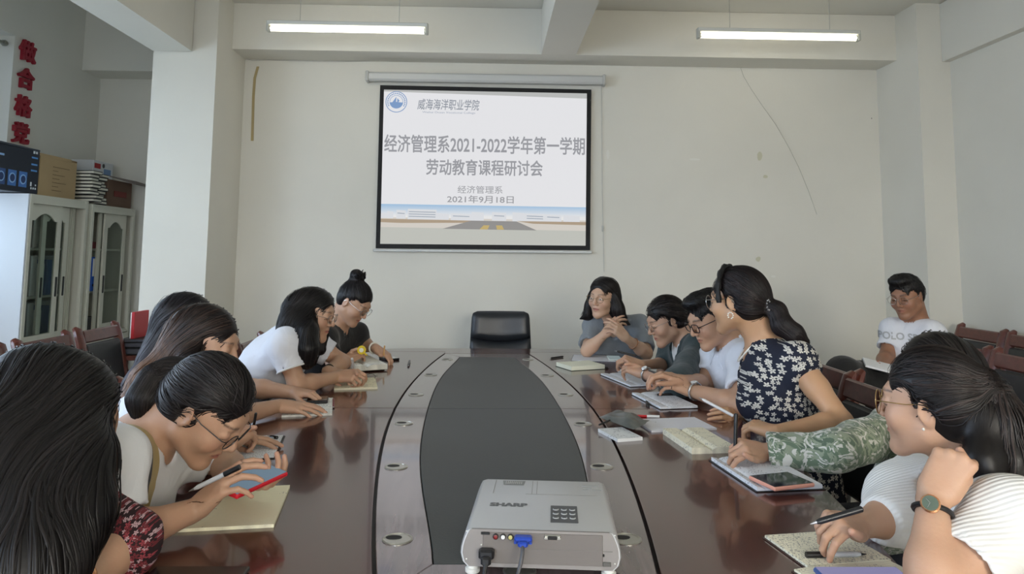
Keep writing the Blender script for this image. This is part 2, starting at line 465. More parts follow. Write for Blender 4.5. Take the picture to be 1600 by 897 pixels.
# campus picture strip
def skym():
    m = emat('slide_sky', (160, 190, 220), SE); t = NT(m)
    g = t.n.new('ShaderNodeSeparateXYZ'); t.link(t.obj(), g.inputs[0])
    mr = t.add('ShaderNodeMapRange'); t.link(g.outputs[2], mr.inputs[0])
    zt = sl(.5, .745)[2] - world_loc(pic)[2]; zb = sl(.5, .82)[2] - world_loc(pic)[2]
    mr.inputs[1].default_value = zb; mr.inputs[2].default_value = zt
    t.link(t.ramp(mr.outputs[0], [(0, lin((226, 226, 226))), (1, lin((150, 185, 216)))]), t.b.inputs['Emission Color'])
    return m
link('campus_sky', [sl(0, .745, .0006), sl(1, .752, .0006), sl(1, .845, .0006), sl(0, .84, .0006)], [(3, 2, 1, 0)], skym(), sc)
spoly('campus_ground', [(0, .83), (1, .838), (1, .905), (0, .893)], emat('slide_ground', (206, 200, 192), SE), .0008, pic)
spoly('campus_lawn', [(0, .84), (.45, .846), (.45, .86), (.1, .866), (0, .862)], emat('slide_lawn', (168, 150, 128), SE), .0011, pic)
spoly('campus_lawn', [(.66, .846), (1, .848), (1, .868), (.74, .862)], emat('slide_lawn', (168, 150, 128), SE), .0011, pic)
spoly('campus_road', [(.44, .846), (.66, .848), (.76, .905), (.30, .9)], emat('slide_road', (142, 140, 138), SE), .0012, pic)
spoly('road_mark', [(.50, .875), (.59, .875), (.60, .902), (.48, .902)], emat('slide_ochre', (190, 168, 110), SE), .0015, pic)
spoly('road_mark', [(.53, .872), (.56, .872), (.565, .902), (.52, .902)], emat('slide_road', (142, 140, 138), SE), .0018, pic)
for (a0, a1, b0, b1) in [(.0, .03, .80, .835), (.03, .06, .79, .836), (.075, .12, .782, .838), (.13, .27, .775, .842), (.27, .33, .80, .842), (.34, .44, .80, .846), (.44, .5, .79, .846), (.54, .61, .79, .846), (.64, .7, .79, .848), (.70, .80, .795, .85), (.8, .88, .80, .852), (.89, .97, .805, .85)]:
    spoly('campus_building', [(a0, b0), (a1, b0 + .004), (a1, b1), (a0, b1)], emat('slide_build', (214, 216, 220), SE), .001, pic)
for (a0, a1, b0) in [(.135, .265, .79), (.135, .265, .805), (.135, .265, .82), (.35, .43, .815), (.71, .79, .81), (.71, .79, .825), (.55, .6, .81), (.08, .115, .80), (.81, .87, .815)]:
    spoly('window_row', [(a0, b0), (a1, b0 + .003), (a1, b0 + .008), (a0, b0 + .005)], emat('slide_win', (150, 160, 172), SE), .0014, pic)
def slide_text(body, a0, a1, b, hgt, rgb, offset=0., name='lettering', shear=0):
    """lettering laid into the slide: centred on (a0+a1)/2,b, hgt in slide heights"""
    v, f = text_mesh(body, 1.0, 0, offset, None, shear=shear)
    w = v[:, 0].max() - v[:, 0].min(); h = v[:, 1].max() - v[:, 1].min()
    pts = [sl((a0 + a1) / 2 + x / w * (a1 - a0), b - y / h * hgt, .002) for x, y in v[:, :2]]
    return link(name, pts, f, emat('ink_%d_%d_%d' % rgb, rgb, SE), pic)
slide_text('经济管理系2021-2022学年第一学期', .008, .992, .352, .118, (150, 151, 156), .014)
slide_text('劳动教育课程研讨会', .215, .785, .502, .105, (150, 151, 156), .014)
slide_text('经济管理系', .37, .59, .646, .05, (158, 159, 163), .006)
slide_text('2021年9月18日', .32, .645, .708, .05, (150, 151, 155), .008)
slide_text('威海海洋职业学院', .165, .47, .092, .072, (136, 142, 152), .006, shear=.15)
slide_text('Weihai Ocean Vocational College', .19, .45, .146, .018, (150, 160, 178), .0)
# round emblem
def disc(ca, cb, r, n, m, off, name='emblem', r2=None, arc=None):
    asp = 241 / 318.
    v = []; f = []
    a0, a1 = arc if arc else (0, 2 * math.pi)
    for k in range(n + 1):
        a = a0 + (a1 - a0) * k / n
        v.append(sl(ca + r * math.cos(a) * asp, cb - r * math.sin(a), off))
        v.append(sl(ca + (r2 or 0) * math.cos(a) * asp, cb - (r2 or 0) * math.sin(a), off))
    for k in range(n): f.append((2 * k, 2 * k + 1, 2 * k + 3, 2 * k + 2)[::-1])
    return link(name, v, f, m, pic)
eb = emat('ink_blue', (120, 150, 192), SE)
disc(.062, .08, .07, 40, eb, .0020, 'emblem_ring', .065)
disc(.062, .08, .044, 32, eb, .0020, 'emblem_ring', .041)
disc(.062, .08, .041, 24, eb, .0021, 'emblem_sea', 0, (math.pi * 1.03, math.pi * 1.97))
sp = lambda pts, nm: spoly(nm, pts, eb, .0022, pic)
sp([(.062, .045), (.060, .088), (.040, .088)], 'emblem_sail'); sp([(.066, .055), (.078, .072), (.066, .088)], 'emblem_sail')
rt = MB()
for k in range(20):
    a = math.pi * (1.15 - 1.3 * k / 19); ca, cb = .062 + .055 * math.cos(a) * .758, .08 - .055 * math.sin(a)
    rt.add([sl(ca - .003, cb - .004, .002), sl(ca + .003, cb - .004, .002), sl(ca + .003, cb + .004, .002), sl(ca - .003, cb + .004, .002)], [(3, 2, 1, 0)])
rt.build('emblem_lettering', eb, pic)
b0, b1 = PY(583, 391, yl), PY(925, 394, yl)
MB().box(((b0[0] + b1[0]) / 2, yl, b0[2]), (b1[0] - b0[0], .028, .022), bev=.006).build('bottom_bar', mat('casing_white', (205, 206, 204), .35), sc)
c0 = PY(940, 136, YB - .012)
MB().tube([c0, PY(941, 300, YB - .012), PY(944, 425, YB - .012)], .0022, 6).build('cord', mat('cord_white', (196, 196, 190), .6), sc)
MB().box(PY(942, 357, YB - .014), (.014, .014, .05), bev=.004).build('cord_toggle', mat('cord_white', (196, 196, 190), .6), sc)
# ================================================================ conference table
TZ = 0.75
def wood_mat(name, rgb, rough=.12, coat=.6, sc=(1, 9, 9)):
    m = bpy.data.materials.new(name); m.use_nodes = True; t = NT(m); c = lin(rgb)
    v = t.mapping(t.obj(), scale=sc); n = t.noise(3.2, 6, v, 1.2)
    t.link(t.ramp(n, [(.25, tuple(x * .72 for x in c)), (.5, c), (.78, tuple(min(1, x * 1.35) for x in c))]), t.b.inputs['Base Color'])
    t.b.inputs['Roughness'].default_value = rough; t.b.inputs['Coat Weight'].default_value = coat
    t.b.inputs['Coat Roughness'].default_value = .05
    t.bump(t.noise(2.2, 2), .02, .01)
    return m
WOOD = wood_mat('mahogany_gloss', (74, 36, 30), .18, .5, (9, 1, 9))
WOODC = wood_mat('mahogany_chair', (92, 44, 34), .28, .3, (8, 2, 8))
WOODR = wood_mat('mahogany_satin', (108, 92, 92), .26, .8, (9, 1, 9))
LEA = mat('black_leather', (38, 40, 43), .42, bump=(60, .12))
INLAY = mat('inlay_grey', (58, 62, 62), .5, bump=(180, .08), var=(3, .08))
TC = lambda y: .09 - .0225 * y
YM = 2.862
def half(tab, y):
    d = abs(y - YM); xs = [a for a, b in tab]; v = [b for a, b in tab]
    return float(np.interp(d, xs, v))
def smoothtab(pts):
    c = np.polyfit([p[0] ** 2 for p in pts], [p[1] for p in pts], 3)
    return [(d, float(np.polyval(c, d * d))) for d in np.linspace(0, pts[-1][0], 40)]
T_in = smoothtab([(0, .252), (.25, .25), (.5, .243), (.74, .230), (.9, .213), (1.1, .192), (1.41, .157)])
T_gr = smoothtab([(0, .378), (.24, .37), (.45, .36), (.82, .338), (1.0, .318), (1.32, .279), (1.55, .245)])
T_out = smoothtab([(0, .885), (.5, .865), (.94, .81), (1.28, .755), (1.45, .722), (1.79, .64)])
table = thing('conference_table', 'long boat-shaped mahogany conference table with dark grey centre inlay', 'table', (TC(YM), YM, 0))
def pt(s, w, y): return (TC(y) + s * w, y)
GAP = .0012
def strip(tabA, tabB, s, y0, y1, z0, z1, name, m, ga=0, gb=0, n=20):
    ys_ = np.linspace(y0 + GAP, y1 - GAP, n)
    inner = [pt(s, half(tabA, y) + ga, y) for y in ys_]; outer = [pt(s, half(tabB, y) - gb, y) for y in ys_]
    poly = inner + outer[::-1]
    if s > 0: poly = poly[::-1]
    return MB().prism(poly, z0, z1, .0015).build(name, m, table)
def area_poly(poly):
    return .5 * sum(poly[i][0] * poly[(i + 1) % len(poly)][1] - poly[(i + 1) % len(poly)][0] * poly[i][1] for i in range(len(poly)))
def plate(poly, z0, z1, name, m, par=None, bev=.0015):
    if area_poly(poly) < 0: poly = poly[::-1]
    return MB().prism(poly, z0, z1, bev).build(name, m, par or table)
E1 = YM - 1.41; E2 = YM + 1.41     # inlay ends
N1 = YM - 1.79; N2 = YM + 1.79     # table ends
G1 = YM - 1.55; G2 = YM + 1.55
# inlay, two leather panels
for a, b in ((E1, YM), (YM, E2)):
    ys_ = np.linspace(a + GAP, b - GAP, 24)
    plate([pt(-1, half(T_in, y) - .002, y) for y in ys_] + [pt(1, half(T_in, y) - .002, y) for y in ys_[::-1]], TZ - .03, TZ - .0005, 'inlay_panel', INLAY)
for s in (-1, 1):
    for a, b in ((E1, YM), (YM, E2)): 
        ya, yb = (a, b)
        # ring between inlay and groove with diagonal cut at the ends
        ys_ = np.linspace(ya + GAP, yb - GAP, 22)
        inn = [pt(s, half(T_in, y), y) for y in ys_]
        yo = np.linspace(G1 if a == E1 else a + GAP, b - GAP if a == E1 else G2, 22)
        out = [pt(s, half(T_gr, y) - .004, y) for y in yo]
        plate(inn + out[::-1], TZ - .03, TZ, 'inner_ring', WOODR)
    strip(T_gr, T_out, s, N1 + .16, YM, TZ - .04, TZ, 'outer_section', WOOD, .004)
    strip(T_gr, T_out, s, YM, N2 - .16, TZ - .04, TZ, 'outer_section', WOOD, .004)
for e, g, n_, sg in ((E1, G1, N1, -1), (E2, G2, N2, 1)):
    plate([pt(-1, half(T_in, e), e - GAP * -sg), pt(1, half(T_in, e), e + GAP * sg), pt(1, half(T_gr, g) - .004, g), pt(-1, half(T_gr, g) - .004, g)], TZ - .03, TZ, 'inner_ring', WOODR)
    # end piece of the outer ring
    yy = n_ - sg * .16
    w1 = half(T_out, yy)
    inner = [pt(-1, half(T_gr, y) + .004, y) for y in np.linspace(yy + sg * GAP, g + sg * .004, 6)]
    inner2 = [pt(1, half(T_gr, y) + .004, y) for y in np.linspace(g + sg * .004, yy + sg * GAP, 6)]
    outer = [pt(1, w1, yy + sg * GAP)] + [pt(1, w1 - .30 * (1 - math.cos(a)) * .8, yy + sg * (.16 * math.sin(a))) for a in np.linspace(.15, math.pi / 2, 9)]
    outer += [(2 * TC(y) - x, y) for x, y in outer[::-1]]
    plate(inner + inner2 + outer, TZ - .04, TZ, 'end_section', WOOD)
plate([pt(-1, half(T_out, y) - .05, y) for y in np.linspace(N1 + .1, N2 - .1, 20)] + [pt(1, half(T_out, y) - .05, y) for y in np.linspace(N2 - .1, N1 + .1, 20)], TZ - .1, TZ - .031, 'under_frame', mat('groove_dark', (26, 14, 12), .5))
for (y0, y1) in ((N1 + .45, N1 + .5), (N2 - .5, N2 - .45), (YM - .03, YM + .03)):
    MB().box((TC((y0 + y1) / 2), (y0 + y1) / 2, .325), (.9, y1 - y0, .65), bev=.004).build('pedestal_panel', WOODC, table)
MB().box((TC(YM), YM, .32), (.04, 2.6, .56), bev=.004).build('modesty_panel', WOODC, table)
# grommets
brushed = mat('brushed_metal', (186, 184, 176), .3, .85)
holem = mat('hole_black', (12, 12, 12), .6)
for (ul, vl, ur, vr) in [(699, 562, 825, 562), (673, 586, 855, 587), (650, 617, 884, 617), (631, 662, 911, 663), (619, 730, 940, 730), (621, 843, 979, 843)]:
    for (u, v, fl_) in ((ul, vl, -1), (ur, vr, -1)):
        c = PZ(u, v, TZ)
        g = MB().lathe([(.0, -.002), (.031, -.002), (.0315, .0015), (.029, .003), (.0265, .0028), (.026, .0018), (0, .0018)], c, 28).build('grommet', brushed, table, smooth=True)
        q = MB(); pl = [(.0165 * math.cos(a) - .008, .011 * math.sin(a) + .006) for a in np.linspace(0, 2 * math.pi, 17)[:-1]]
        q.prism(pl, .0015, .0026); q.xf(np.eye(3), c).build('cable_hole', holem, g)
c = PZ(812, 893, TZ)
g = MB().lathe([(.0, -.002), (.031, -.002), (.0315, .0015), (.029, .003), (.0265, .0028), (.026, .0018), (0, .0018)], c, 28).build('grommet', brushed, table, smooth=True)

# ================================================================ chairs
def chair_parts(t, arms=False):
    def P_(mb, nm, m, **k): return mb.build(nm, m, t, loc=(0, 0, 0), **k)
    for s in (-1, 1):
        pts = [(s * .212, -.21, .02), (s * .212, -.20, .25), (s * .212, -.20, .42), (s * .213, -.215, .56), (s * .214, -.245, .70), (s * .215, -.275, .82), (s * .215, -.292, .868), (s * .215, -.31, .885)]
        mb = MB()
        for i in range(len(pts) - 1): pass
        mb.tube(pts, [.020, .022, .024, .024, .024, .024, .023, .012], 10, flat=1.5)
        P_(mb, 'post', WOODC, smooth=True)
        P_(MB().tube([(s * .2, .2, 0.0), (s * .2, .2, .35)], [.016, .022], 8), 'leg', WOODC, smooth=True)
    P_(MB().box((0, -.272, .83), (.40, .03, .075), rotx(.2), .008), 'top_rail', WOODC)
    mb = MB(); n = 6
    for i in range(n + 1):
        x = -.215 + .43 * i / n
    P_(MB().box((0, -.232, .63), (.39, .04, .32), rotx(.2), .012), 'backrest', LEA)
    P_(MB().box((0, .005, .365), (.43, .44, .035), bev=.005), 'seat_frame', WOODC)
    P_(MB().box((0, .01, .402), (.40, .43, .05), bev=.018), 'seat', LEA)
    for s in (-1, 1): P_(MB().box((s * .2, 0, .2), (.02, .38, .03)), 'stretcher', WOODC)
chair_proto = None
def chair(x, y, yaw, label, group):
    """yaw 0 faces +Y"""
    global chair_proto
    if chair_proto is None:
        t = thing('conference_chair', label, 'chair', (x, y, 0), group); chair_parts(t); chair_proto = t
    else:
        t = chair_proto.copy(); COL.objects.link(t); t.location = (x, y, 0)
        for ch in chair_proto.children:
            c_ = ch.copy(); COL.objects.link(c_); c_.parent = t
        t['label'] = label; t['group'] = group
    t.rotation_euler = (0, 0, yaw); return t
hp = math.pi / 2
# row by the right wall (faces -X: yaw +90deg); the back stands at x+.27
for i, (x, y) in enumerate([(2.98, 4.86), (2.98, 4.36), (2.98, 3.86), (2.98, 3.36)]):
    chair(x, y, hp, ['wooden chair in the right corner beside the column, first of the wall row', 'wooden chair against the right wall, second from the corner column', 'wooden chair against the right wall, third from the corner column', 'wooden chair against the right wall, fourth from the corner column'][i], 'chairs along the right wall')
for i, (x, y) in enumerate([(2.27, 3.98), (2.27, 3.48), (2.27, 2.98)]):
    chair(x, y, hp, ['black-backed wooden chair in the front right row, under the young man', 'large black-backed wooden chair in the front right row, cut by the edge of the photo', 'black-backed wooden chair in the front right row, nearest the camera'][i], 'chairs of the front right row')
# left row before the cabinets (faces +X)
for i, (x, y) in enumerate([(-2.06, 3.46), (-2.06, 4.02), (-2.08, 4.60)]):
    chair(x, y, -hp, ['black-backed wooden chair by the left cabinets, leftmost in the photo', 'wooden chair in front of the first cabinet, middle of the left row', 'wooden chair before the dark-glass cabinet with its orange-lit post'][i], 'chairs along the cabinets')
# at the table
seatsL = [(-.99, 1.70, 'chair under the ponytailed woman in the striped white shirt'), (-1.0, 2.32, 'chair under the woman with brown-tinted long hair'), (-1.0, 2.90, 'chair under the long dark haired woman behind her brown-haired neighbour'), (-1.0, 3.42, 'chair under the white-shirt woman writing on the left side'), (-.98, 4.02, 'chair under the woman in black with the hair bun')]
seatsR = [(1.08, 4.12, 'chair under the gesturing woman in the grey top'), (1.14, 3.64, 'chair under the woman in the dark green cardigan'), (1.18, 3.16, 'chair under the man in the white shirt at the table'), (1.12, 2.68, 'wooden chair behind the woman in the floral dress'), (1.10, 2.16, 'wooden chair behind the woman in the camouflage blouse'), (1.12, 1.35, 'chair under the woman in the white ribbed sweater')]
for x, y, l in seatsL: chair(x, y, -hp, l, 'chairs at the table')
for x, y, l in seatsR: chair(x, y, hp, l, 'chairs at the table')
chair(-.98, 1.05, -hp, 'chair under the long-haired woman nearest the camera', 'chairs at the table')
# executive chair at the far end
ec = thing('executive_chair', 'black leather executive chair at the head of the table below the screen', 'chair', (.08, 5.0, 0))
x0 = PY(737, 487, 5.0); x1 = PY(828, 487, 5.0); cx = (x0[0] + x1[0]) / 2; zt = x0[2]
mb = MB(); N_ = 14
def back_pt(a, b, off):           # a across -1..1, b height 0..1
    w = .215 - .022 * b
    z = .52 + (zt - .52) * b
    r = .03
    aa = a * (1 - .04 * max(0, b - .9) / .1)
    dz = -.012 * max(0, abs(a) - .85) / .15 * (1 if b > .97 else 0)
    y = 5.0 + .04 * b + off + (-.035 * (1 - a * a) if off < 0 else .0) * -1
    return V3(cx + aa * w, y, z + dz)
for lo, hi, nm in ((0., .60, 'lower_cushion'), (.60, 1.0, 'upper_cushion')):
    v = []; f = []; nu, nv = 14, 8
    for side in (-1, 1):
        for j in range(nv + 1):
            for i in range(nu + 1):
                a = -1 + 2 * i / nu; t_ = j / nv
                sagl = .07 * (1 - a * a) * (1 if lo > 0 else 0); sagh = .07 * (1 - a * a) * (1 if hi < 1 else 0)
                b = lo - sagl + (hi - sagh - lo + sagl) * t_
                puff = (1 - (2 * t_ - 1) ** 6) * (1 - a ** 8)
                p = back_pt(a, b, 0)
                p = p + V3(0, side * (.012 + .028 * puff) - (-.03 * (1 - a * a)) * 1, 0)
                v.append(p)
    m_ = (nu + 1) * (nv + 1)
    for j in range(nv):
        for i in range(nu):
            q = (j * (nu + 1) + i, j * (nu + 1) + i + 1, (j + 1) * (nu + 1) + i + 1, (j + 1) * (nu + 1) + i)
            f.append(q); f.append(tuple(k + m_ for k in q[::-1]))
    for j in range(nv):
        for i in (0, nu):
            a = j * (nu + 1) + i; b = a + nu + 1; f.append((a, a + m_, b + m_, b) if i else (b, b + m_, a + m_, a))
    for i in range(nu):
        for j in (0, nv):
            a = j * (nu + 1) + i; b = a + 1; f.append((b, b + m_, a + m_, a) if j else (a, a + m_, b + m_, b))
    link(nm, v, f, mat('exec_leather', (34, 37, 42), .4, bump=(40, .1)), ec, True)
EL = mat('exec_leather', (34, 37, 42), .4)
MB().box((cx, 4.78, .49), (.46, .46, .1), bev=.03).build('seat', EL, ec)
for s in (-1, 1):
    MB().tube([(cx + s * .215, 4.98, .52), (cx + s * .255, 4.9, .66), (cx + s * .255, 4.66, .66), (cx + s * .215, 4.62, .5)], .018, 8).build('armrest', mat('black_plastic', (20, 20, 21), .4), ec, smooth=True)
MB().tube([(cx, 4.8, .06), (cx, 4.8, .45)], .03, 10).build('column', mat('chrome', (200, 200, 200), .15, 1), ec, smooth=True)
for k in range(5):
    a = k * 2 * math.pi / 5
    lg = MB().tube([(cx, 4.8, .09), (cx + .28 * math.cos(a), 4.8 + .28 * math.sin(a), .06)], [.025, .016], 8).build('leg', mat('black_plastic', (20, 20, 21), .4), ec, smooth=True)
    MB().lathe([(.02, -.012), (.03, -.01), (.03, .01), (.02, .012)], (cx + .28 * math.cos(a), 4.8 + .28 * math.sin(a), .03), 12, 'X').build('caster', mat('black_plastic', (20, 20, 21), .4), lg)

# ================================================================ projector
pj = thing('projector', 'silver data projector on the near end of the table with blue and black plugs', 'projector', PZ(845, 860, TZ))
silver = mat('projector_silver', (196, 197, 199), .38, .35, bump=(260, .04))
silverd = mat('projector_silver_shaded', (146, 141, 138), .45, .3)  # housing silver darkened: shade of the backlit rear put into the colour
A = PZ(722, 890, TZ); zt_ = TZ + .082
B0 = PZ(733, 826, zt_); B1 = PZ(957, 833, zt_); D0 = PZ(737, 752, zt_); D1 = PZ(938, 757, zt_)
# local frame : x right, y back, origin at middle of the near bottom
ax = nrm((B1 - B0) * V3(1, 1, 0)); ay = V3(-ax[1], ax[0], 0)
Wp = .292; Dp = float(((D0 - B0) @ ay + (D1 - B1) @ ay) / 2) + .02; Hp = .088; ZS = .75
org = (B0 + B1) / 2; org = V3(org[0], org[1], TZ + .0165)
PR = np.array([ax, ay, V3(0, 0, ZS)]).T
def pj_b(mb, name, m, parent=pj, **k): mb.xf(PR, org); return mb.build(name, m, parent, **k)
# body : section with rounded barrel sides extruded in depth
def sect(inset=0.):
    w = Wp / 2 - inset; h = Hp; pts = []
    pts += [(-w + .012, 0), (w - .012, 0)]
    pts += [(w - .004, .01), (w, .03), (w - .001, .045), (w - .004, .06), (w - .009, .076), (w - .013, .0855), (w - .018, h)]
    pts += [(-w + .018, h), (-w + .013, .0855), (-w + .009, .076), (-w + .004, .06), (-w + .001, .045), (-w, .03), (-w + .004, .01)]
    return pts
def extr(pts, y0, y1):
    n = len(pts); v = []; f = []
    for i, (y, s_) in enumerate([(y0, .985), (y0 + .004, 1), (y1 - .01, 1), (y1, .96)]):
        v += [(x * s_, y, (z - Hp / 2) * s_ + Hp / 2) for x, z in pts]
    for i in range(3):
        for k in range(n):
            a = i * n + k; b = i * n + (k + 1) % n; f.append((a, b, b + n, a + n))
    f.append(tuple(range(n))[::-1]); f.append(tuple(3 * n + k for k in range(n)))
    return v, f
mb = MB(); v, f = extr(sect(), 0, Dp); mb.add(v, f)
body = pj_b(mb, 'housing', silver, smooth=True, sharp=40)
# rear connector panel
mb = MB(); v, f = extr(sect(.003), -.0012, .0102); mb.add(v, f)
frame_ = pj_b(mb, 'rear_frame', silverd, smooth=True, sharp=40)
mb = MB().box((.004, -.0012, .046), (Wp - .075, .003, .072), bev=.001)
rear = pj_b(mb, 'rear_panel', mat('projector_rear', (118, 112, 108), .5, .2))
blkp = mat('port_black', (16, 16, 17), .4); whit = mat('port_white', (225, 225, 220), .4)
def port(x, z, sx, sz, m, nm='port', d=.003, par=None): return pj_b(MB().box((x, -.003, z), (sx, d, sz), bev=.0008), nm, m, par or rear)
port(-.1, .079, .016, .006, blkp)
for i, cc in enumerate([(120, 30, 30), (220, 220, 220), (196, 188, 120)]):
    xx = -.081 + i * .0135
    k = pj_b(MB().lathe([(.0052, 0), (.0052, .004), (.0035, .005)], (0, 0, 0), 16, 'Y').xf(np.diag([1, -1, 1.33]), (xx, -.002, .073)), 'audio_jack', blkp, rear)
    pj_b(MB().lathe([(.0037, 0), (.0037, .006), (.0016, .0065)], (0, 0, 0), 14, 'Y').xf(np.diag([1, -1, 1.33]), (xx, -.002, .073)), 'jack_ring', mat('jack_%d' % i, cc, .4), k)
vg = pj_b(MB().box((.022, -.003, .074), (.03, .004, .012), bev=.002), 'video_port', mat('nickel', (190, 188, 180), .3, .9), rear)
pj_b(MB().box((.022, -.0055, .074), (.017, .003, .008), bev=.001), 'socket', blkp, vg)
for s in (-1, 1): pj_b(MB().lathe([(.0025, -.003), (.0025, .0)], (.022 + s * .0125, -.005, .074), 8, 'Y'), 'screw', mat('nickel', (190, 188, 180), .3, .9), vg)
port(.114, .036, .003, .006, blkp, 'lock_slot'); port(.12, .016, .014, .010, mat('label_grey', (90, 88, 84), .6), 'ir_window')
for x, z in ((-Wp / 2 + .012, .083), (Wp / 2 - .012, .083), (-Wp / 2 + .012, .018), (Wp / 2 - .012, .018), (-.107, .052)):
    pj_b(MB().lathe([(.0014, -.002), (.0014, .0)], (x, -.0015, z), 8, 'Y'), 'screw', whit, rear)
for z in (.045,): pj_b(MB().box((.05, -.0026, z), (.16, .0012, .0009)), 'seam', mat('seam_grey', (120, 117, 112), .6), rear)
# top : lid seams, lens dial recess, keypad, brand lettering
def topy(vp):  # photo row -> local y
    q = (PZ(835, vp, TZ + .0165 + Hp * ZS) - org) @ ay; return float(q)
lid = MB()
seamm = mat('seam_grey', (120, 117, 112), .6)
for x in (-.103, -.022, -.012): pj_b(MB().box((x, Dp - .055, Hp + .0003), (.0007, .09, .0005)), 'seam', seamm, body)
pj_b(MB().box((.04, Dp - .1, Hp + .0003), (.15, .0007, .0005)), 'seam', seamm, body)
rc = pj_b(MB().add([(-.088, Dp - .012, Hp + .0004), (-.038, Dp - .012, Hp + .0004), (-.041, Dp - .042, Hp + .0004), (-.085, Dp - .042, Hp + .0004), (-.083, Dp - .016, Hp + .0006), (-.043, Dp - .016, Hp + .0006), (-.046, Dp - .038, Hp + .0006), (-.080, Dp - .038, Hp + .0006)], [(3, 2, 1, 0), (7, 6, 5, 4)]), 'lens_dial_recess', mat('recess_grey', (130, 132, 130), .5), body)
for k in range(9): pj_b(MB().box((-.08 + k * .0042, Dp - .027, Hp + .0012), (.0016, .016, .0014), bev=.0003), 'dial_ridge', silver, body)
KY = (topy(790) + topy(816)) / 2; KH = topy(790) - topy(816)
kp = pj_b(MB().box((.044, KY, Hp + .0008), (.052, KH, .0016), bev=.0006), 'keypad', mat('keypad_grey', (72, 74, 76), .45), body)
for i in range(3):
    for j in range(3):
        pj_b(MB().lathe([(.006, 0), (.0058, .0012), (.004, .0018)], (0, 0, 0), 18).xf(np.diag([1, .9, 1.]), (.028 + i * .016, KY + (j - 1) * .25 * KH, Hp + .0016)), 'button', mat('button_rim', (176, 178, 178), .4), kp)
        pj_b(MB().lathe([(.0046, 0), (.0044, .0012)], (0, 0, 0), 18).xf(np.diag([1, .9, 1.]), (.028 + i * .016, KY + (j - 1) * .25 * KH, Hp + .0028)), 'button_face', mat('button_face', (66, 68, 70), .4), kp)
v, f = text_mesh('SHARP', .0165, 0, .0009); v[:, 0] *= 1.5
pj_b(MB().add(v * V3(1, 1.6, 1) + V3(-.066, topy(790), Hp + .0004), f), 'lettering', mat('letter_grey', (96, 98, 100), .5), body)
for k_, (w_, x_) in enumerate([(.034, .085), (.020, .085), (.012, .085), (.020, .105)]):
    pj_b(MB().box((x_ + w_ / 2, Dp - (.034, .050, .062, .062)[k_], Hp + .0004), (w_, .0022, .0006)), 'print_line', mat('letter_grey2', (140, 142, 143), .5), body)
for x in (-Wp / 2 + .022, Wp / 2 - .022):
    for y in (.012, Dp - .03):
        pj_b(MB().lathe([(.010, -.003), (.010, -.010), (.0135, -.012), (.0135, -.020), (.011, -.0235), (0, -.0235)][::-1], (x, y, .003), 16), 'foot', whit, smooth=True)
# plugs and cables (each cable with its plug is a thing)
bluem = mat('plug_blue', (32, 66, 165), .4)
def wp(x, y, z): return PR @ V3(x, y, z) + org
tb = thing('video_cable', 'blue monitor plug with its dark cable in the back of the projector', 'cable', wp(-.028, -.04, -.02))
mb = MB(); mb.box((-.0305, -.012, .072), (.032, .018, .016), bev=.003); pj_b(mb, 'plug', bluem, tb)
mb = MB(); mb.box((-.0305, -.026, .068), (.018, .014, .012), bev=.003); pj_b(mb, 'plug_neck', bluem, tb)
for s in (-1, 1): pj_b(MB().lathe([(.0028, 0), (.0028, .014), (.0015, .016)], (0, 0, 0), 10, 'Y').xf(np.diag([1, -1, 1.]), (-.0305 + s * .0135, -.014, .071)), 'thumbscrew', bluem, tb)
cab = mat('cable_black', (24, 24, 26), .45)
MB().tube([wp(-.0305, -.03, .066), wp(-.031, -.038, .052), wp(-.034, -.042, .03), wp(-.038, -.046, .012), wp(-.045, -.06, -.008), wp(-.05, -.09, -.0185), wp(-.04, -.16, -.0185), wp(-.02, -.22, -.0185)], [.0035] * 8, 8).build('cord', mat('cable_grey', (60, 60, 64), .4), tb, smooth=True)
MB().tube([wp(-.040, -.05, .004), wp(-.0455, -.062, -.008), wp(-.0495, -.086, -.0165)], .0072, 10).build('ferrite', cab, tb, smooth=True)
tp = thing('power_cable', 'black power plug and cord in the back left of the projector', 'cable', wp(-.095, -.04, -.02))
mb = MB().box((-.0965, -.012, .0365), (.028, .02, .022), bev=.004); mb.box((-.0965, -.024, .026), (.018, .014, .02), bev=.004); pj_b(mb, 'plug', cab, tp)
MB().tube([wp(-.0965, -.028, .02), wp(-.098, -.033, .005), wp(-.1, -.04, -.008), wp(-.11, -.07, -.018), wp(-.14, -.14, -.018), wp(-.16, -.22, -.018)], .004, 8).build('cord', cab, tp, smooth=True)

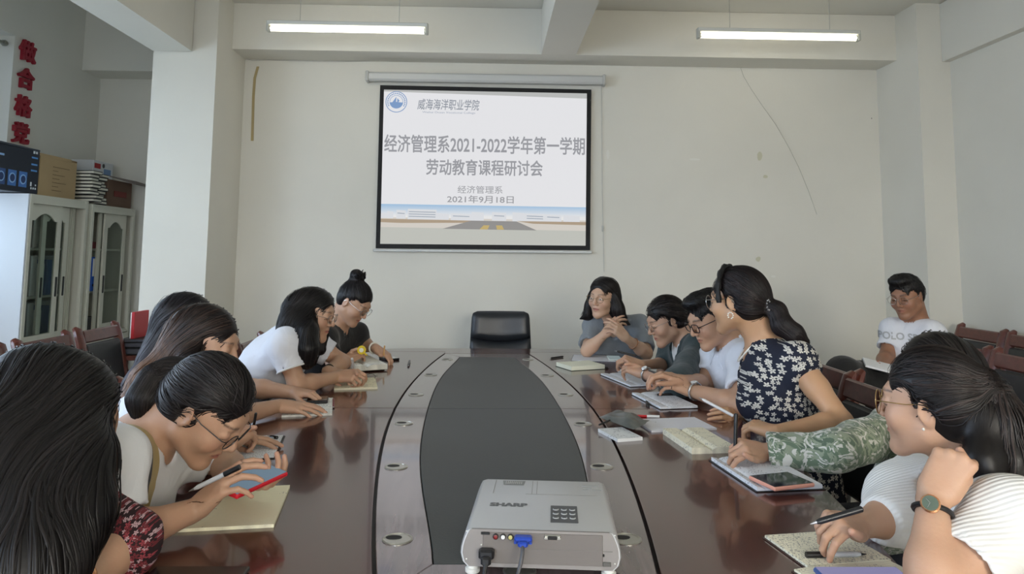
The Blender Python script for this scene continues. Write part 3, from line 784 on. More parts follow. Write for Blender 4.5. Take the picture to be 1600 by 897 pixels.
# ================================================================ cabinets
cabm = mat('cabinet_cream', (206, 203, 188), .45)
cabside = mat('cabinet_side_lit', (214, 218, 226), .45)  # cabinet cream turned bluish white: window light painted into the near side
cglass = mat('cabinet_glass', (226, 234, 230), .03, trans=1., spec=.5); cglass.node_tree.nodes['Principled BSDF'].inputs['IOR'].default_value = 1.12
XC = -3.3
def arch_door(y0, y1, z0, z1, x, parent, name, fl=.055, lock=True):
    """sliding door leaf with an arched glass opening, in plane x"""
    mb = MB(); n = 10; w = y1 - y0; fw = min(.05, w * .16)
    yi0, yi1 = y0 + fw, y1 - fw; zi0 = z0 + .07; zs = z1 - .12
    def arch(t): # 0..1 -> z of the opening top
        return zs + .055 * math.sin(math.pi * min(1, max(0, (t - .12) / .76))) ** .8 if .12 < t < .88 else zs
    th = .008
    def q(yy0, zz0, yy1, zz1): mb.box((x, (yy0 + yy1) / 2, (zz0 + zz1) / 2), (th * 2, yy1 - yy0, zz1 - zz0))
    q(y0, z0, yi0, z1); q(yi1, z0, y1, z1); q(yi0, z0, yi1, zi0)
    for s_ in (-1, 1):
        v = [];
        for k in range(n + 1):
            t_ = k / n; yy = yi0 + (yi1 - yi0) * t_
            v += [(x + s_ * th, yy, arch(t_)), (x + s_ * th, yy, z1)]
        f = [(2 * k, 2 * k + 2, 2 * k + 3, 2 * k + 1) for k in range(n)]
        if s_ < 0: f = [a[::-1] for a in f]
        mb.add(v, f)
    v = []
    for k in range(n + 1):
        t_ = k / n; yy = yi0 + (yi1 - yi0) * t_; v += [(x - th, yy, arch(t_)), (x + th, yy, arch(t_))]
    mb.add(v, [(2 * k, 2 * k + 1, 2 * k + 3, 2 * k + 2) for k in range(n)])
    d = mb.build(name, cabm, parent)
    MB().box((x, (yi0 + yi1) / 2, (zi0 + z1 - .055) / 2), (.004, yi1 - yi0 + .01, z1 - .055 - zi0 + .01)).build('glass_pane', cglass, d)
    for yy in ([y0 + fw * .5, y1 - fw * .5]):
        MB().box((x + th + .002, yy, (z0 + z1) / 2 - .1), (.008, .022, .15), bev=.004).build('handle', mat('handle_black', (24, 24, 24), .4), d)
    return d
def cabinet(y0, y1, ztop, label, variant):
    t = thing('filing_cabinet', label, 'cabinet', (XC, (y0 + y1) / 2, 0), 'steel cabinets by the left wall')
    xb, xf = XL + .03, XC; zm = .62; fr = .035
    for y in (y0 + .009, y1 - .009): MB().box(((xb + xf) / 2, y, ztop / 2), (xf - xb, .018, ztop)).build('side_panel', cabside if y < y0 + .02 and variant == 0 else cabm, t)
    MB().box(((xb + xf) / 2, (y0 + y1) / 2, ztop - .012), (xf - xb, y1 - y0 - .037, .024)).build('top_panel', cabm, t)
    MB().box((xb + .006, (y0 + y1) / 2, ztop / 2), (.012, y1 - y0 - .037, ztop - .05)).build('back_panel', cabm, t)
    for z in (.04, zm): MB().box(((xb + xf) / 2, (y0 + y1) / 2, z), (xf - xb, y1 - y0 - .037, .03)).build('fixed_shelf', cabm, t)
    for y in (y0 + .034, y1 - .034): MB().box((xf - .004, y, (ztop + zm) / 2), (.024, .03, ztop - zm)).build('front_stile', cabm, t)
    MB().box((xf - .004, (y0 + y1) / 2, ztop - .045), (.024, y1 - y0 - .1, .04)).build('front_rail', cabm, t)
    MB().box((xf - .004, (y0 + y1) / 2, .33), (.024, y1 - y0 - .04, .54)).build('lower_door', cabm, t)
    for z in (.98, 1.34): MB().box(((xb + xf) / 2 - .05, (y0 + y1) / 2, z), (xf - xb - .12, y1 - y0 - .04, .018)).build('shelf', cabm, t)
    lo, hi = zm + .02, ztop - .066
    if variant == 0:
        arch_door(y0 + .05, y0 + .47, lo, hi, xf - .03, t, 'sliding_door')
        arch_door(y0 + .27, y0 + .61, lo, hi, xf - .055, t, 'sliding_door')
        for k in range(4): MB().box((xf - .08, y0 + .64 + k * .025, (lo + hi) / 2), (.03, .012, hi - lo)).build('track_fin', cabm, t)
    else:
        arch_door(y0 + .29, y0 + .66, lo, hi, xf - .03, t, 'sliding_door')
        MB().box((xf - .055, y0 + .265, (lo + hi) / 2), (.014, .05, hi - lo)).build('door_edge', cabm, t)
    return t
cy = [PX(45, 302, XC)[1], PX(139, 313, XC)[1], PX(141, 318, XC)[1], PX(212, 327, XC)[1]]
cabinet(cy[0], cy[1], 1.735, 'cream steel cabinet with two arched glass sliding doors, nearer the camera', 0)
cabinet(cy[2] + .01, cy[3], 1.718, 'cream steel cabinet with one dark arched glass door and open blue binders', 1)
# contents
bindm = mat('binder_blue', (36, 92, 190), .5); paperm = mat('paper_white', (230, 230, 226), .7)
def box_thing(name, label, cat, c, size, m, R=None, group=None, bev=.003):
    o = MB().box(c, size, R, bev).build(name, m); return tag(o, label, cat, group)
for i in range(3):
    y = cy[2] + .09 + i * .082
    t = thing('ring_binder', ['blue ring binder on the open cabinet shelf, left one', 'blue ring binder on the open cabinet shelf, middle one', 'blue ring binder on the open cabinet shelf, half behind the glass door'][i], 'binder', (XC - .13, y, .99), 'blue binders in the far cabinet')
    MB().box((XC - .17, y, 1.135), (.2, .072, .288), bev=.004).build('cover', bindm, t)
    MB().box((XC - .068, y, 1.19), (.002, .045, .15)).build('spine_label', paperm, t)
    MB().lathe([(.012, 0), (.012, .002), (.008, .0022)], (XC - .069, y, 1.04), 14, 'X').build('finger_ring', mat('handle_black', (24, 24, 24), .4), t)
box_thing('red_book', 'dark red book lying on the top shelf of the far cabinet', 'book', (XC - .17, cy[2] + .17, 1.379), (.2, .24, .055), mat('red_dull', (100, 34, 38), .6))
box_thing('document_tray', 'black tray standing on the bottom shelf of the far cabinet', 'tray', (XC - .17, cy[2] + .17, .71), (.22, .2, .14), mat('tray_black', (26, 26, 28), .5))
k = 0
for zi, cols in ((.64, [(200, 200, 196), (70, 96, 140), (190, 190, 188), (205, 205, 200), (60, 80, 120), (196, 196, 190)]), (.99, [(70, 96, 150), (200, 200, 200), (205, 205, 202), (210, 210, 208), (80, 110, 160), (200, 202, 204)]), (1.35, [(190, 190, 184), (180, 180, 176), (196, 192, 184)])):
    for i, c_ in enumerate(cols):
        y = cy[0] + .1 + i * .095
        h = .24 + .03 * ((i * 7) % 3)
        t = tag(MB().box((XC - .2, y, zi + h / 2), (.2, .07, h), None, .004).build('file_folder', mat('file_%d_%d_%d' % c_, c_, .6)), '%s file folder behind the glass of the nearer cabinet, %s shelf, %s from the camera' % (('pale', 'blue')[c_[2] - c_[0] > 20], {.64: 'lowest', .99: 'middle', 1.35: 'upper'}[zi], ('first', 'second', 'third', 'fourth', 'fifth', 'sixth')[i]), 'folder', 'folders behind the cabinet glass')
        k += 1
# on top of the cabinets
Z0 = 1.736
nb = thing('speaker_box', 'dark navy carton with pictured blue dials on the nearest cabinet top', 'box', (-3.5, 5.3, Z0))
navy = mat('carton_navy', (26, 32, 48), .4); c = V3(-3.52, 5.18, Z0 + .165)
MB().box(c, (.34, .70, .32), bev=.004).build('carton', navy, nb)
MB().box(c + V3(0, 0, .166), (.345, .705, .012), rotz(.02)).build('lid_flap', mat('carton_lid', (62, 66, 76), .5), nb)
xf_ = c[0] + .1705
cyn = mat('print_cyan', (90, 150, 215), .5)
for i in range(4):
    y = 4.99 + i * .12
    q = MB().box((xf_, y, Z0 + .10), (.0015, .09, .11)).build('dial_picture', mat('print_blue_%d' % (i // 2), [(52, 84, 140), (70, 120, 190)][i // 2], .5), nb)
    MB().lathe([(.036, 0), (.036, .0015), (.028, .0018)], (xf_ + .001, y, Z0 + .10), 18, 'X').build('dial_ring', mat('print_pale', (150, 190, 235), .5), q)
    MB().lathe([(.027, 0), (.027, .0022)], (xf_ + .001, y, Z0 + .10), 18, 'X').build('dial_centre', mat('print_navy', (36, 60, 110), .5), q)
for z_, y_, w_ in ((.27, 5.47, .07), (.22, 5.47, .07), (.175, 5.47, .07)):
    MB().box((xf_, y_, Z0 + z_), (.002, w_, .012)).build('print_bar', cyn, nb)
for y_, z_, w_, h_ in ((5.445, .075, .016, .03), (5.475, .045, .014, .014), (5.50, .045, .014, .014), (5.45, .045, .014, .014), (5.5, .07, .012, .012), (5.46, .31, .02, .02), (5.49, .31, .02, .018)):
    MB().box((xf_, y_, Z0 + z_), (.002, w_, h_)).build('print_mark', mat('print_white', (220, 225, 230), .5), nb)
MB().box((xf_, 5.05, Z0 + .25), (.002, .16, .014)).build('print_mark', mat('print_pale', (150, 190, 235), .5), nb)
kraft = mat('kraft', (172, 146, 108), .8, bump=(30, .05), var=(4, .06)); kraftd = mat('kraft_dark', (118, 92, 76), .8, var=(4, .08))
k1 = thing('cardboard_box', 'open tan cardboard box standing behind the navy carton on the cabinet', 'box', (-3.5, 5.8, Z0))
MB().box((-3.53, 5.80, Z0 + .15), (.34, .49, .30), bev=.003).build('carton', kraft, k1)
MB().box((-3.52, 6.20, Z0 + .215), (.008, .30, .27), rotz(.1)).build('flap', mat('kraft2', (150, 122, 86), .8), k1)
MB().box((-3.37, 5.72, Z0 + .31), (.012, .5, .02)).build('top_edge', kraft, k1)
for i, w_ in enumerate([.22, .07, .16, .09, .18, .08, .12]):
    MB().box((-3.358, 5.84 - .12 + w_ / 2, Z0 + .235 - i * .03), (.0015, w_, .004)).build('print_line', mat('print_brown', (120, 98, 70), .8), k1)
for k_ in range(3): MB().box((-3.512, 6.19 + .045 * k_, Z0 + .28), (.003, .028, .026), rotz(.1)).build('print_mark', mat('print_brown', (120, 98, 70), .8), k1)
k2 = thing('cardboard_box', 'dark brown cardboard box with raised flap at the far end of cabinet top', 'box', (-3.5, 6.75, 1.72))
MB().box((-3.5, 6.74, 1.72 + .12), (.3, .44, .24), bev=.003).build('carton', kraftd, k2)
MB().box((-3.24, 6.80, 1.72 + .232), (.24, .5, .006), roty(.3)).build('flap', mat('kraft_grey', (120, 108, 102), .8), k2)
MB().box((-3.345, 6.74, 1.72 + .12), (.004, .22, .05)).build('print_frame', mat('print_red', (126, 56, 50), .7), k2)
k3 = thing('product_carton', 'white printed carton with red mark standing in the far brown box', 'box', (-3.6, 6.7, 1.98))
MB().box((-3.58, 6.68, 1.98 + .075), (.2, .34, .145), bev=.003).build('carton', mat('carton_white', (216, 218, 220), .6), k3)
MB().box((-3.479, 6.58, 2.08), (.002, .1, .045)).build('red_mark', mat('mark_red', (170, 40, 44), .6), k3)
MB().box((-3.479, 6.75, 2.04), (.002, .12, .05)).build('blue_print', mat('mark_blue', (120, 150, 190), .6), k3)
MB().lathe([(.02, 0), (.02, .0015), (.013, .002)], (-3.479, 6.68, 2.09), 14, 'X').build('round_mark', mat('port_black', (16, 16, 17), .4), k3)
# two stacks of black notebooks
nbm = mat('notebook_black', (20, 20, 22), .5); pgm = mat('page_edge', (224, 220, 204), .8)
for j, (n_, y_, dx) in enumerate([(9, 6.20, 0), (9, 6.345, -.02)]):
    for i in range(n_):
        off = .012 * math.sin(i * 1.7 + j)
        c = V3(-3.38 + dx + off, y_ + off * .6, Z0 - .012 * j + .0005 + i * .0285 + .014)
        if j == 0 and i < 2: c = c + V3(0, .04, 0)
        t = thing('notebook', 'black-covered notebook in the %s stack on the cabinets, %s' % (['nearer', 'farther'][j], ['lowest', 'second from the bottom', 'third from the bottom', 'fourth from the bottom', 'fifth, in the middle', 'fourth from the top', 'third from the top', 'second from the top', 'topmost'][i]), 'notebook', c - V3(0, 0, .014), 'black notebooks stacked on the cabinets')
        R_ = rotz(.08 * math.sin(i * 2.3 + j * 2))
        mb = MB().box(c + V3(0, 0, .0115), (.2, .135, .005), R_, .001); mb.box(c - V3(0, 0, .0115), (.2, .135, .005), R_, .001); mb.box(c - R_ @ V3(.098, 0, 0), (.004, .135, .027), R_)
        mb.build('cover', nbm, t)
        MB().box(c, (.19, .127, .0175), R_).build('pages', pgm, t)
# desk with black books and red folder before the column
dk = thing('side_desk', 'low dark wooden desk standing before the left column', 'desk', (-2.3, 4.85, 0))
MB().box((-2.16, 5.0, .655), (.38, .36, .03), bev=.004).build('desk_top', WOODC, dk)
for x in (-2.32, -2.0):
    for y in (4.85, 5.15): MB().box((x, y, .32), (.04, .04, .64), bev=.003).build('leg', WOODC, dk)
MB().box((-2.16, 5.16, .48), (.28, .01, .3)).build('back_board', WOODC, dk)
bb = [('black', 'thick black book at the bottom of the desk stack'), ('black', 'black book in the middle of the desk stack'), ('black', 'thin black folder on top of the desk stack')]
zz = .6705
for i, h in enumerate((.045, .034, .018)):
    t = thing('book', bb[i][1], 'book', (-2.33, 4.98, zz), 'black books on the low desk')
    MB().box((-2.27 + .015 * i, 4.98, zz + h / 2), (.36 - .05 * i, .24, h), rotz(.05 * i), .003).build('cover', nbm, t); zz += h + .0006
    MB().box((-2.27 + .015 * i, 4.862, zz - h / 2 - .0006), (.30 - .05 * i, .008, h * .6), rotz(.05 * i)).build('pages', mat('page_dark', (70, 70, 78), .7), t)
p = PY(213, 525, 4.98)
t = thing('folder', 'bright red folder with white edge standing on the black books by the column', 'folder', (p[0] + .015, 4.98, zz))
MB().box((p[0] + .019, 4.98, zz + .085), (.02, .2, .17), bev=.002).build('cover', mat('folder_red', (178, 28, 36), .5), t)
MB().box((p[0] + .005, 4.98, zz + .085), (.007, .19, .165)).build('paper_edge', paperm, t)

# red foam characters on the left wall
redf = mat('foam_red', (150, 22, 44), .5)
for ch, (ua, va, ub, vb), lab in [('做', (28, 62, 53, 98), 'first red foam character, at the top beside the window'), ('合', (25, 105, 50, 140), 'second red foam character from the top on the left wall'), ('格', (20, 148, 47, 183), 'third red foam character from the top on the left wall'), ('党', (16, 190, 43, 225), 'lowest red foam character, just above the boxes')]:
    p0 = PX(ua, va, XL); p1 = PX(ub, vb, XL); hh = .17; ww = .2
    v, f = text_mesh(ch, .24, .012, .006)
    v[:, 0] *= ww / (v[:, 0].max() - v[:, 0].min()); v[:, 1] *= hh / (v[:, 1].max() - v[:, 1].min())
    cc = (p0 + p1) / 2
    o = link('foam_character', [(XL + .014 + z, cc[1] + x, cc[2] + y) for x, y, z in v], f, redf); tag(o, lab, 'wall lettering', 'red foam characters on the wall')
# ================================================================ things on the table
def page_mat(name, rgb, ruled=True, written=.0, step=.0075):
    if name in MATS: return MATS[name]
    m = bpy.data.materials.new(name); m.use_nodes = True; t = NT(m); c = lin(rgb)
    o = t.obj(); s = t.n.new('ShaderNodeSeparateXYZ'); t.link(o, s.inputs[0])
    col = t.mix(0.0, tuple(c), tuple(c))
    fy = t.math('FRACT', t.math('DIVIDE', s.outputs[1], step))
    if ruled:
        ln = t.math('LESS_THAN', fy, .09)
        col = t.mix(t.math('MULTIPLY', ln, .45), tuple(c), lin((120, 118, 112)))
    if written:
        v = t.mapping(o, scale=(1, .45, 1)); n = t.noise(330, 2, v)
        n2 = t.noise(26, 2)
        a = t.math('GREATER_THAN', n, .56)
        band = t.math('MULTIPLY', t.math('GREATER_THAN', fy, .25), t.math('LESS_THAN', fy, .85))
        w = t.math('GREATER_THAN', n2, 1 - written)
        col = t.mix(t.math('MULTIPLY', t.math('MULTIPLY', t.math('MULTIPLY', a, band), w), .7), col, lin((50, 50, 62)))
    t.link(col, t.b.inputs['Base Color']); t.b.inputs['Roughness'].default_value = .7
    MATS[name] = m; return m
def frame(A, B, D):
    A, B, D = [np.array(q, float) for q in (A, B, D)]
    x = nrm((B - A) * V3(1, 1, 0)); y = V3(-x[1], x[0], 0)
    if (D - A) @ y < 0: y = -y
    w = float((B - A) @ x); h = float((D - A) @ y)
    return A, x, y, w, h
CREAM = (238, 232, 206); WHITE = (232, 234, 238)
def notebook(name, label, A, B, D, thick=.008, cover=(20, 20, 22), page=CREAM, z=TZ, ruled=True, written=.5, spine=None, margin=.004, group='notebooks on the table', cat='notebook', step=.0075, w=None, h=None):
    """A,B,D pixel corners of the page area; spine: fraction along x where it is folded open"""
    A, x, y, w0, h0 = frame(PZ(*A, z + thick), PZ(*B, z + thick), PZ(*D, z + thick)); w = w or w0; h = h or h0
    t = thing(name, label, cat, (A[0], A[1], z), group)
    yaw = math.atan2(x[1], x[0]); t.rotation_euler = (0, 0, yaw)
    sy = 1 if V3(-x[1], x[0], 0) @ y > 0 else -1
    ct = .0022 if cover else 0
    if cover:
        MB().box((w / 2, sy * h / 2, ct / 2), (w + 2 * margin, h + 2 * margin, ct), bev=.0008).build('cover', mat('cover_%d_%d_%d' % cover, cover, .5), t, loc=(0, 0, 0))
    # page block with a soft valley at the spine
    sp = spine if spine is not None else -1
    xs = sorted(set(list(np.linspace(0, 1, 13)) + ([sp, sp - .03, sp + .03] if spine else [])))
    def hz(f): 
        if spine is None: return thick - ct
        d = abs(f - sp); return (thick - ct) * (.35 + .65 * min(1, d / .12) ** .5)
    v = []; f = []
    for fx in xs:
        v += [(fx * w, 0, ct), (fx * w, sy * h, ct), (fx * w, sy * h, ct + hz(fx)), (fx * w, 0, ct + hz(fx))]
    for i in range(len(xs) - 1):
        a = 4 * i; b = a + 4
        for k in range(4):
            q = (a + k, a + (k + 1) % 4, b + (k + 1) % 4, b + k); f.append(q if sy < 0 else q[::-1])
    f.append((0, 1, 2, 3) if sy > 0 else (3, 2, 1, 0)); e = 4 * (len(xs) - 1); f.append((e + 3, e + 2, e + 1, e) if sy > 0 else (e, e + 1, e + 2, e + 3))
    pm = page_mat('page_%s_%d_%d' % (name, page[2], int(written * 100)), page, ruled, written, step)
    link('pages', v, f, pm, t, loc=(0, 0, 0))
    return t
def slab_item(name, label, cat, A, B, D, z, thick, m, bev=.002, group=None, w=None, h=None):
    A, x, y, w0, h0 = frame(PZ(*A, z + thick), PZ(*B, z + thick), PZ(*D, z + thick)); w = w or w0; h = h or h0
    t = thing(name, label, cat, (A[0], A[1], z), group); yaw = math.atan2(x[1], x[0]); t.rotation_euler = (0, 0, yaw)
    sy = 1 if V3(-x[1], x[0], 0) @ y > 0 else -1
    return t, w, h, sy
def phone(label, A, B, D, z, body, screen, thick=.008, lit=None, w=None, h=None, group='phones'):
    t, w, h, sy = slab_item('smartphone', label, 'phone', A, B, D, z, thick, None, group=group, w=w, h=h)
    MB().box((w / 2, sy * h / 2, thick / 2), (w, h, thick), bev=.003).build('case', mat('phone_%d_%d_%d' % body, body, .35), t, loc=(0, 0, 0))
    sm = mat('screen_%d_%d_%d' % screen, screen, .08, spec=.7, emit=lit) if not lit else emat('screen_lit_%d_%d_%d' % screen, screen, lit)
    MB().box((w / 2, sy * h / 2, thick + .0003), (w - .007, h - .007, .0008)).build('screen', sm, t, loc=(0, 0, 0))
    return t, w, h, sy
def pen(name, label, p0, p1, r=.0045, col=(22, 22, 24), tip=(170, 170, 172), grip=None, cap=None, group='pens', cat='pen'):
    """p0 = writing tip, p1 = tail"""
    p0, p1 = np.array(p0, float), np.array(p1, float); L = np.linalg.norm(p1 - p0); d = (p1 - p0) / L
    t = thing(name, label, cat, (p0 + p1) / 2, group)
    MB().tube([p0 + d * .012, p0 + d * (.02), p1 - d * .002, p1], [r * .6, r, r, r * .6], 10).build('barrel', mat('pen_%d_%d_%d' % col, col, .35), t, smooth=True, sharp=40)
    MB().tube([p0, p0 + d * .013], [.0006, r * .6], 8).build('nib', mat('pen_tip_%d_%d_%d' % tip, tip, .3, .6), t, smooth=True)
    if grip: MB().tube([p0 + d * .014, p0 + d * (.014 + .35 * L)], [r * 1.12, r * 1.12], 10).build('grip', mat('pen_%d_%d_%d' % grip, grip, .5), t, smooth=True, sharp=40)
    if cap: MB().tube([p1 - d * L * .3, p1 + d * .001], [r * 1.15, r * 1.15], 10).build('cap', mat('pen_%d_%d_%d' % cap, cap, .35), t, smooth=True, sharp=40)
    return t
BLK = (20, 20, 22)
# left side, near to far
notebook('notebook', 'open cream ruled notebook under the hands of the woman with the striped shirt', (268, 827), (428, 819), (330, 763), .007, None, (242, 236, 204), written=.32, group='notebooks on the table')
notebook('clipboard', 'white notes on a black clipboard under the phone of the second woman on the left', (335, 717), (428, 713), (378, 682), .006, BLK, WHITE, ruled=False, written=.62, margin=.006)
phone('silver-framed phone lying across the notes on the black clipboard', (374, 694), (424, 692), (382, 684), TZ + .0065, (150, 160, 156), (70, 84, 82), .008)
pen('stub_pen', 'short black marker on the upper edge of the black clipboard', PZ(418, 681, TZ + .011), PZ(434, 684, TZ + .011), .005, BLK, cat='pen')
notebook('notebook', 'small white notebook by the hand in front of the brown-haired woman', (440, 649), (519, 646), (446, 624), .007, None, (240, 240, 234), written=.6)
phone('black phone lying on the upper edge of the small white notebook', (478, 627), (512, 626), (478, 620), TZ + .0075, BLK, (18, 18, 20), .011)
pen('pen', 'short red and silver pen beside the small white notebook', PZ(521, 637, TZ + .005), PZ(521, 624, TZ + .005), .0045, (120, 40, 44), (190, 190, 190))
notebook('notebook', 'cream notebook being written in by the woman in the white polo shirt', (522, 607), (590, 605), (538, 591), .008, None, (240, 232, 200), written=.55)
tg = thing('folded_glasses', 'folded thin dark glasses lying above the cream notebook on the left', 'glasses', PZ(572, 589, TZ))
for du in (-7, 7):
    c_ = PZ(572 + du, 589, TZ + .014); pts = [c_ + V3(.022 * math.cos(a), .004 * math.sin(a), .013 * math.sin(a)) for a in np.linspace(0, 2 * math.pi, 15)]
    MB().tube(pts, .0012, 5, caps=False).build('rim', mat('frame_dark', (40, 40, 44), .4, .5), tg)
MB().tube([PZ(560, 590, TZ + .003), PZ(590, 586, TZ + .003)], .0012, 5).build('temple', mat('frame_dark', (40, 40, 44), .4, .5), tg)
notebook('book_cover', 'flat black folder under the thick book of the woman in black', (545, 579), (600, 576), (556, 566), .006, BLK, (40, 40, 44), ruled=False, written=0, group='books at the far left corner', cat='folder')
notebook('thick_book', 'thick white open book in front of the woman in black', (553, 572), (605, 569), (566, 554), .026, (150, 146, 130), (238, 236, 224), z=TZ + .0068, written=.5, spine=.4, group='books at the far left corner', cat='book')
phone('white-screened black phone beside the thick white book', (607, 561), (618, 560), (613, 553), TZ, BLK, (206, 208, 208), .012, w=.07, h=.11)
pen('stub_pen', 'tiny black and white pen stub on bare table right of the thick book', PZ(638, 572, TZ + .006), PZ(640, 564, TZ + .006), .006, BLK, (200, 200, 200), cat='pen')
# near left corner
slab_ = thing('tablet', 'edge of a dark tablet on the table at the bottom left of the photo', 'tablet', PZ(300, 905, TZ))
MB().box(PZ(300, 907, TZ + .006), (.17, .10, .009), bev=.002).build('body', mat('tablet_black', (26, 24, 26), .25), slab_)
# right side, far to near
notebook('folder', 'white paper folder farthest along the right side before the grey-shirt woman', (893, 563), (962, 565), (880, 559), .004, (70, 72, 80), (214, 216, 222), ruled=False, written=.3, cat='folder', h=.24, group='notebooks on the table')
notebook('notebook', 'thick cream notebook lying half off the white folder', (893, 573), (945, 570), (884, 565), .022, (60, 66, 54), (232, 232, 212), written=0, ruled=False)
notebook('notebook', 'small black notebook in front of the grey-shirt woman', (909, 576), (950, 574), (906, 570), .008, BLK, (34, 34, 36), ruled=False, written=0)
pen('pen', 'thin black pen at the far end beside the white folder', PZ(858, 560, TZ + .005), PZ(880, 557, TZ + .005), .0045, BLK)
notebook('notebook', 'open black-covered notebook under the phone of the dark cardigan woman', (985, 602), (1032, 600), (950, 583), .009, BLK, WHITE, written=.4, spine=.3)
slab2 = tag(MB().box(PZ(973, 580, TZ + .008), (.055, .03, .014), bev=.006).build('earphone_case', mat('case_white', (230, 230, 228), .3)), 'small white rounded case on the table near the cardigan woman', 'case')
notebook('notebook', 'open black-covered notebook with a black pen on it before the white-shirt man', (1032, 636), (1090, 634), (999, 613), .010, BLK, WHITE, written=.55, spine=.25)
pen('pen', 'black pen lying on the open notebook of the white-shirt man', PZ(1022, 617, TZ + .015), PZ(1056, 616, TZ + .015), .005, BLK)
tag(MB().tube([PZ(1010, 626, TZ + .004), PZ(1012, 633, TZ + .004), PZ(1014, 636, TZ + .002)], [.004, .007, .004], 6).build('bookmark_ribbon', mat('cover_20_20_22', BLK, .5)), 'black ribbon end hanging from the notebook of the white-shirt man', 'ribbon')
pen('pencil', 'red pencil with white end lying before the open white notebook', PZ(966, 649, TZ + .004), PZ(1030, 651, TZ + .004), .0042, (200, 26, 40), (220, 200, 150), cap=(226, 226, 226))
notebook('notebook', 'white ruled loose-leaf notebook behind the thick cream notebook', (1018, 673), (1120, 669), (990, 655), .006, None, (226, 226, 232), written=.35)
notebook('notebook', 'thick open cream notebook before the woman in the floral dress', (1081, 700), (1150, 698), (1046, 669), .018, None, (238, 232, 208), written=.5, spine=.45)
notebook('notebook', 'large open black-covered notebook under the pink phone', (1183, 761), (1285, 757), (1113, 714), .012, BLK, (228, 229, 234), written=.5, spine=.12, margin=.006)
t, w_, h_, sy_ = phone('pink-cased phone with dark screen lying on the open black notebook', (1210, 762), (1274, 755), (1190, 741), TZ + .0125, (226, 160, 140), (24, 24, 28), .010)
nbq = notebook('notebook', 'open cream handwritten notebook nearest the camera on the right', (1262, 884), (1392, 874), (1198, 836), .007, (60, 40, 34), (240, 234, 210), written=.62)
notebook('notebook_page', 'lower half of the cream notebook under the blue phone', (1310, 930), (1450, 905), (1262, 886), .006, (60, 40, 34), (240, 234, 210), written=.5, cat='notebook')
phone('blue-edged phone with a lit lilac text screen, nearest the camera', (1300, 915), (1440, 915), (1282, 878), TZ + .0075, (40, 80, 150), (150, 146, 190), .010, lit=.7, h=.078, w=.155)
pen('gel_pen', 'gel pen with black grip and clear barrel lying on the cream notebook', PZ(1354, 866, TZ + .012), PZ(1260, 867, TZ + .012), .0052, (200, 200, 200), (60, 60, 60), cap=BLK)
# pouch with tissues
pc = thing('pouch', 'grey translucent pouch lying on a pack of tissues by the grommet', 'pouch', PZ(972, 668, TZ), None)
A_, x_, y_, w_, h_ = frame(PZ(936, 662), PZ(1000, 676), PZ(955, 652)); 
v = []; f = []; nu, nv = 12, 10
for side in (1, -1):
    for j in range(nv + 1):
        for i in range(nu + 1):
            a, b = i / nu, j / nv
            puff = (math.sin(math.pi * a) * math.sin(math.pi * b)) ** .5 * .014 * (1 + .25 * math.sin(9 * a + 5 * b) + .2 * math.sin(17 * b - 6 * a))
            p = PZ(936, 664) + (PZ(990, 682) - PZ(936, 664)) * a + (PZ(962, 653) - PZ(936, 664)) * b * (1.0 + .15 * math.sin(3 * a))
            v.append(p * V3(1, 1, 0) + V3(0, 0, TZ + .0215 + side * puff + (0 if b < .8 else .004 * math.sin(14 * a)) + .004 * (1 - a)))
m_ = (nu + 1) * (nv + 1)
for j in range(nv):
    for i in range(nu):
        q = (j * (nu + 1) + i, j * (nu + 1) + i + 1, (j + 1) * (nu + 1) + i + 1, (j + 1) * (nu + 1) + i); f.append(q); f.append(tuple(k + m_ for k in q[::-1]))
link('pouch_body', v, f, mat('pouch_grey', (92, 98, 96), .3, trans=.25, bump=(30, .3)), pc, True)
zp = [PZ(936, 664, TZ + .02), PZ(950, 658, TZ + .026), PZ(962, 653, TZ + .022)]
MB().tube(zp, .003, 6).build('zipper', mat('zip_black', (26, 26, 26), .5), pc)
notebook('tissue_pack', 'white printed pack of tissues under the grey pouch', (965, 686), (1004, 683), (960, 668), .010, None, (214, 216, 216), ruled=False, written=.5, cat='tissues', group='small things by the pouch')
